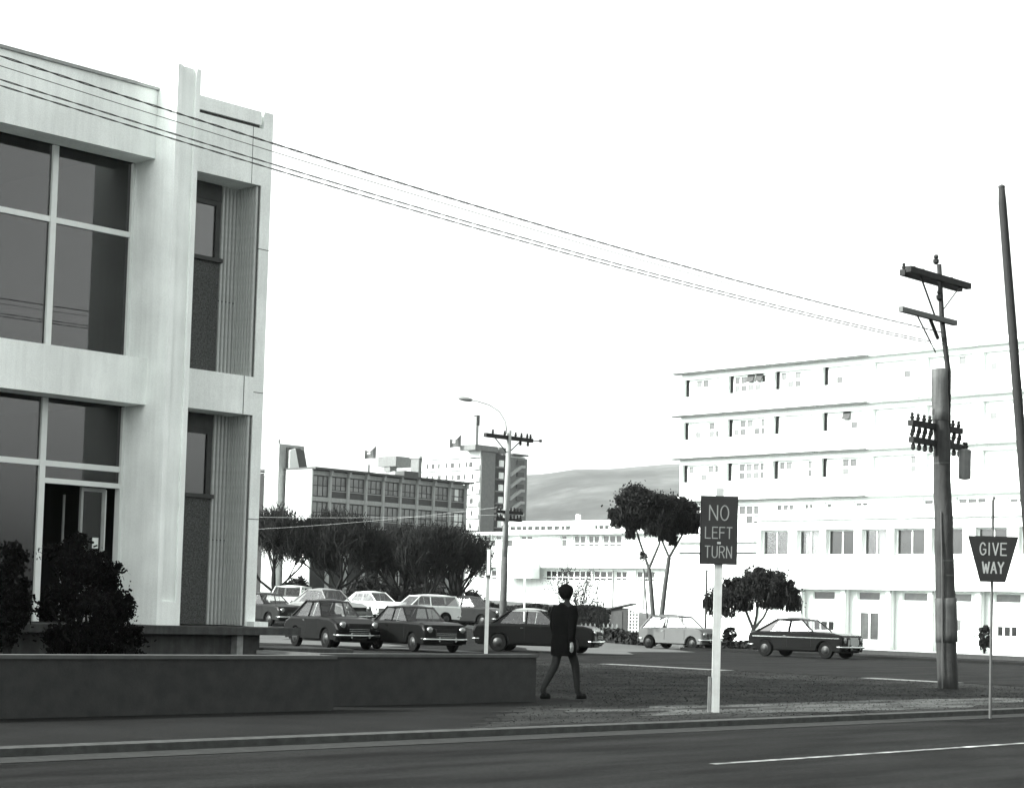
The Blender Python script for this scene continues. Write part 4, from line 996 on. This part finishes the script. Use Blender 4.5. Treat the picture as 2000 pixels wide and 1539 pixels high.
# bare bush behind the pedestrian
def bare_bush(label, x, y, h, seed, n=700):
    rnd = random.Random(seed); t = thing('bare_bush', label, 'bush', (x, y, ground(x, y)), 0); m = MB(); tips = []
    for k in range(7):
        a = rnd.uniform(0, 6.28); grow(m, tips, (rnd.uniform(-.1, .1), rnd.uniform(-.1, .1), -.05), (math.cos(a)*.35, math.sin(a)*.35, 1), h*.42, .035, 2, rnd, .5, .5, .008)
    m.build('stems', TWIG, t); base = np.array([p for p, _ in tips]); i = rng.integers(0, len(base), n)
    leaves('foliage', base[i]+rng.normal(size=(n, 3))*.17, LEAFD, .026, t)
bare_bush('sparse half-bare bush just behind the pedestrian', 2.75, 80, 3.4, 21, 2600)
bare_bush('thin leafless shrub by the small shed', 5.0, 100, 2.4, 23, 400)
def shrub(label, x, y, zc, r, n, size, m=LEAFD, group=None, seed=0, extra=(), name='shrub'):
    z0 = 0 if y < 40 else ground(x, y); t = thing(name, label, 'shrub', (x, y, z0), 0, group)
    C = [clumped(n, (0, 0, zc-z0), r, 60, .24, .5)]
    for c, rr_, k in extra: C.append(clumped(k, c, rr_, 14, .35, .3))
    leaves('foliage', np.concatenate(C), m, size, t); b = MB()
    for k in range(6): b.tube([(0, 0, -.05), (random.uniform(-.3, .3)*r[0], random.uniform(-.3, .3)*r[1], (zc-z0)*.6), (random.uniform(-.7, .7)*r[0], random.uniform(-.7, .7)*r[1], zc-z0)], [.04, .03, .015], 5, cap=False)
    b.build('stems', TWIG, t); return t
shrub('large dense dark shrub in front of the office entrance', -6.05, 26.2, 1.22, (.62, .60, .90), 16000, .024, LEAFN, extra=[((.68, 0, .62), (.24, .25, .40), 2200), ((.30, 0, 1.72), (.22, .25, .30), 1500), ((-.25, 0, 2.0), (.30, .3, .30), 2500), ((.1, 0, .5), (.72, .6, .45), 5000), ((.52, 0, 1.2), (.2, .2, .3), 1200)])
shrub('narrow dark shrub at the left edge beside the entrance glazing', -6.86, 25.4, 1.35, (.22, .3, .95), 6000, .024, LEAFN)
shrub('low dark evergreen shrub beneath the leftmost bare trees', -11.2, 97, 1.9, (1.15, 1.0, .75), 4000, .08)
shrub('small dark shrub against the white wall at the right edge', 27.6, 107, .55, (.42, .4, .75), 1500, .07)
shrub('small dark shrub low beside the round tree trunk', 10.0, 83.5, .55, (.32, .3, .35), 700, .06)
for i, (x, y, r_) in enumerate(((-2.4, 116, 1.3), (-8.3, 110, 1.6), (-5.4, 111, 1.6), (-4.0, 107, 1.2))):
    shrub(['grey-green garden shrub left of the lamp pole base', 'broad dark garden shrub behind the second bare tree', 'dark garden shrub behind the broad bare tree', 'low garden shrub behind the white estate car'][i], x, y, ground(x, y)+r_*.7, (r_*1.2, r_, r_*.85), 4500, .08)
# hedges
def hedge(label, x0, y0, x1, y1, h, w, n, m=HEDGE):
    a = Vector((x0, y0, 0)); b = Vector((x1, y1, 0)); L = (b-a).length; c = (a+b)/2
    t = thing('hedge', label, 'hedge', (c.x, c.y, ground(c.x, c.y)), math.atan2(b.y-a.y, b.x-a.x))
    core = MB().box(-L/2+.1, L/2-.1, -w*.32, w*.32, -.3, h*.82).build('stems', TWIG, t)
    P = np.stack([rng.uniform(-L/2, L/2, n), rng.choice([-1, 1], n)*w*.5*rng.uniform(.6, 1.05, n), rng.uniform(0, 1, n)**.7*h], 1)
    topm = rng.random(n) < .35; P[topm, 2] = h*(.9+.14*rng.random(topm.sum()))+.12*np.sin(P[topm, 0]*1.7); P[topm, 1] = rng.uniform(-w/2, w/2, topm.sum())
    leaves('foliage', P, m, .085, t)
hedge('long dark hedge below the low white building', -4.5, 118, 6.0, 112, 1.5, 1.2, 9000)
hedge('low scruffy flower border hedge left of the pale car', 2.6, 90, 6.3, 82, .55, .8, 3000)
hedge('low dark hedge strip between pale car and black saloon', 8.2, 84.5, 13.5, 80, .45, .8, 3500)
# low dark wall at the foot of the white block
t = thing('boundary_wall', 'low dark boundary wall running right past the black saloon', 'wall', (21.5, 92, ground(21.5, 92)), R(-47))
MB().box(-10, 16, 0, .3, -.4, .50).build('wall_body', WALLD, t); MB().box(-10.05, 16.05, -.04, .34, .501, .56).build('coping', GREYB, t)
# small garden shed with lattice, picket fence
t = thing('garden_shed', 'small dark garden shed with pale lattice side below the low white building', 'shed', (6.6, 108, ground(6.6, 108)), R(-20))
MB().box(-.5, .5, -.5, .5, -.2, 1.75).build('walls', SPAN, t); MB().xz([(-.75, 1.62), (.7, 1.95), (.7, 2.03), (-.75, 1.70)], -.65, .65).build('roof', ROOFD, t)
MB().box(-.35, .2, -.53, -.501, -.1, 1.55).build('door', DARKSTRIP, t)
lt = MB()
for k in range(9): lt.box(.55, 1.15, -.5, -.46, .1+k*.19, .15+k*.19)
for k in range(4): lt.box(.55+k*.19, .60+k*.19, -.455, -.42, -.1, 1.75)
lt.build('lattice', WHITE2, t)
t = thing('picket_fence', 'low pale picket fence behind the pedestrian', 'fence', (4.6, 104, ground(4.6, 104)), R(-8))
pk = MB().xz([(-.05, -.1), (.05, -.1), (.05, .75), (0, .85), (-.05, .75)], -.01, .01).mesh('picket', POSTW)
for k in range(13): obj('picket', pk, t, (-1.5+k*.25, 0, 0))
MB().box(-1.6, 1.6, .011, .05, .15, .22).box(-1.6, 1.6, .011, .05, .55, .62).build('rail', POSTW, t)

# ================================================================== PERSON walking away
SKIN = mat('skin', .26, .6, .08, 20, 0); COAT = mat('dark_coat', .004, .95, .25, 8, .3, 60, spec=.03); STOCK = mat('stocking', .018, .8, .15, 10, 0, spec=.05); HAIR = mat('dark_hair', .005, .8, .4, 30, .4, 80, spec=.04); SHOE = mat('black_shoe', .006, .7, .1, 10, 0, spec=.05)
PS = thing('person', 'person in a dark coat striding across the verge beside the end of the low wall', 'person', (.86, 28.65, 0), R(-48)); PS.scale = (.92, .92, 1.0)
def skinned(name, verts, edges, radii, m, parent, sub=2, root=0):
    me = bpy.data.meshes.new(name); me.from_pydata(verts, edges, []); o = obj(name, me, parent)
    md = o.modifiers.new('Skin', 'SKIN'); md.use_smooth_shade = True
    if not me.skin_vertices: 
        pass
    for i, r_ in enumerate(radii):
        sv = me.skin_vertices[0].data[i]; sv.radius = (r_, r_) if not isinstance(r_, tuple) else r_; sv.use_root = (i == root)
    s = o.modifiers.new('Sub', 'SUBSURF'); s.levels = sub; s.render_levels = sub
    me.materials.append(m); return o
# body: facing +y; left is -x
V = [(0, 0, .95), (0, 0, 1.12), (0, .01, 1.32), (0, .02, 1.43), (0, .03, 1.50), (0, .045, 1.57), (0, .05, 1.66), (0, .04, 1.72),
     (-.09, 0, .92), (-.10, -.08, .52), (-.10, -.36, .15), (-.10, -.31, .06), (-.10, -.22, .03),
     (.09, 0, .92), (.10, .20, .53), (.10, .26, .11), (.10, .36, .05), (.10, .44, .035),
     (-.17, .01, 1.40), (-.235, .02, 1.15), (-.25, .12, .92), (-.25, .14, .86), (.17, .01, 1.40), (.235, -.06, 1.15), (.25, -.08, .92), (.25, -.08, .86)]
Eg = [(0, 1), (1, 2), (2, 3), (3, 4), (4, 5), (5, 6), (6, 7), (0, 8), (8, 9), (9, 10), (10, 11), (11, 12), (0, 13), (13, 14), (14, 15), (15, 16), (16, 17), (3, 18), (18, 19), (19, 20), (20, 21), (3, 22), (22, 23), (23, 24), (24, 25)]
Rd = [(.15, .11), (.14, .10), (.16, .11), (.12, .09), .055, .075, .095, .075, .10, .074, .052, .05, .038, .10, .074, .052, .05, .038, .07, .052, .036, .03, .07, .052, .036, .03]
skinned('body', V, Eg, Rd, STOCK, PS)
# coat: lofted shell from shoulders to hem with sleeves
cm = MB(); prof = [(1.475, .075, .065, .025), (1.455, .13, .085, .02), (1.41, .215, .12, .012), (1.33, .25, .145, .01), (1.15, .24, .145, 0), (1.0, .215, .14, 0), (.85, .24, .16, .0), (.74, .245, .165, .01), (.665, .235, .16, .015)]
nn = 22
for k, (z, a, b, yo) in enumerate(prof):
    for j in range(nn):
        th = 2*math.pi*j/nn; f = 1+.03*math.sin(th*5+k)*(k/8); cm.v.append((a*f*math.copysign(abs(math.cos(th))**.85, math.cos(th)), yo+b*f*math.copysign(abs(math.sin(th))**.85, math.sin(th)), z))
for k in range(len(prof)-1):
    for j in range(nn):
        a = k*nn+j; b = k*nn+(j+1) % nn; cm.f.append((a, a+nn, b+nn, b))
cm.build('coat', COAT, PS, smooth=True)
for s in (-1, 1): MB().tube([(s*.17, .01, 1.415), (s*.225, .0, 1.30), (s*.265, .02 if s < 0 else -.06, 1.13), (s*.275, .11 if s < 0 else -.08, .93), (s*.275, .13 if s < 0 else -.08, .90)], [.085, .085, .072, .058, .056], 12).build('sleeve', COAT, PS, smooth=True)
MB().lathe([(.062, 1.475), (.066, 1.485), (.062, 1.515), (.058, 1.52)], 'z', 16, (0, .03, 0)).build('collar', WHITE2, PS, smooth=True)
hm = MB(); nv, nu = 12, 16
for j in range(nv):
    ph = math.pi*j/(nv-1); 
    for i in range(nu):
        th = 2*math.pi*i/nu; k = 1+.04*math.sin(th*7+ph*5)+.03*math.sin(th*11-ph*9)
        x, y, z = .148*k*math.sin(ph)*math.cos(th)*(1 if ph < 1.6 else 1-.22*(ph-1.6)), .128*k*math.sin(ph)*math.sin(th), .122*k*math.cos(ph)*(1 if ph < 1.6 else 1.1)
        if y > .045 and z < .04: y = .045 + (y-.045)*.1       # hairline leaves the face open in front
        hm.v.append((x, .035+y-.008, 1.655+z+(.01 if z < 0 else 0)))
for j in range(nv-1):
    for i in range(nu):
        a = j*nu+i; b = j*nu+(i+1) % nu; hm.f.append((a, a+nu, b+nu, b))
hm.build('hair', HAIR, PS, smooth=True)
fm = MB()
for j in range(9):
    ph = math.pi*j/8
    for i in range(12):
        th = 2*math.pi*i/12; fm.v.append((.074*math.sin(ph)*math.cos(th), .06+.072*math.sin(ph)*math.sin(th), 1.635+.10*math.cos(ph)))
for j in range(8):
    for i in range(12):
        a = j*12+i; b = j*12+(i+1) % 12; fm.f.append((a, a+12, b+12, b))
fc = fm.build('face', SKIN, PS, smooth=True)
MB().xz([(-.014, 1.615), (.014, 1.615), (.008, 1.66), (-.008, 1.66)], .12, .152).build('nose', SKIN, fc)
for s in (-1, 1):
    MB().lathe([(.002, .126), (.011, .130), (.002, .134)], 'y', 8, (s*.032, 0, 1.655)).build('eye', HAIR, fc)
    MB().lathe([(.004, -.008), (.026, 0), (.004, .008)], 'x', 8, (s*.084, .045, 1.64)).build('ear', SKIN, fc)
MB().box(-.024, .024, .118, .128, 1.578, 1.588).build('mouth', SHOE, fc)
for s in (-1, 1):     # hands: palm, four fingers, thumb
    bx, by = s*.272, .13 if s < 0 else -.08
    hv = [(bx, by, .89), (bx+s*.004, by+.004, .85), (bx+s*.006, by+.008, .815)]; he = [(0, 1), (1, 2)]; hr = [.026, (.018, .036), (.016, .036)]
    for q, (dy, L) in enumerate(((.030, .070), (.010, .080), (-.010, .074), (-.028, .058))):
        i0 = len(hv); hv += [(bx+s*.006, by+dy+.008, .80), (bx+s*.002, by+dy+.012, .80-L*.5), (bx-s*.012, by+dy+.016, .80-L)]; he += [(2, i0), (i0, i0+1), (i0+1, i0+2)]; hr += [.0095, .009, .0075]
    i0 = len(hv); hv += [(bx-s*.012, by+.040, .845), (bx-s*.018, by+.052, .81)]; he += [(1, i0), (i0, i0+1)]; hr += [.0105, .009]
    skinned('hand', hv, he, hr, SKIN, PS, 1)
MB().box(-.315, -.295, .06, .20, .68, .84).build('folded_paper', WHITE2, PS)
for s, x, y in ((-1, -.10, -.29), (1, .10, .36)): MB().lathe([(.02, .0), (.048, .005), (.052, .04), (.04, .085), (.03, .09)], 'z', 12).build('shoe', SHOE, PS, smooth=True).matrix_local = Matrix.Translation((x, y, 0)) @ Matrix.Diagonal((.95, 2.3, 1, 1))

# ================================================================== air
hz = MB().box(-9300, 9300, -480, 9300, -2.0, 470).build('haze', None); stuff(hz); hz['label'] = 'thin pale haze filling the air over the whole place'; hz['category'] = 'haze'
hm_ = bpy.data.materials.new('haze_air'); hm_.use_nodes = True; hn = hm_.node_tree.nodes; hn.clear()
ho = hn.new('ShaderNodeOutputMaterial'); hv_ = hn.new('ShaderNodeVolumePrincipled'); hv_.inputs['Color'].default_value = (.96, 1, .98, 1); hv_.inputs['Density'].default_value = .00007; hv_.inputs['Anisotropy'].default_value = .2
hm_.node_tree.links.new(hv_.outputs[0], ho.inputs['Volume']); hz.data.materials.append(hm_)
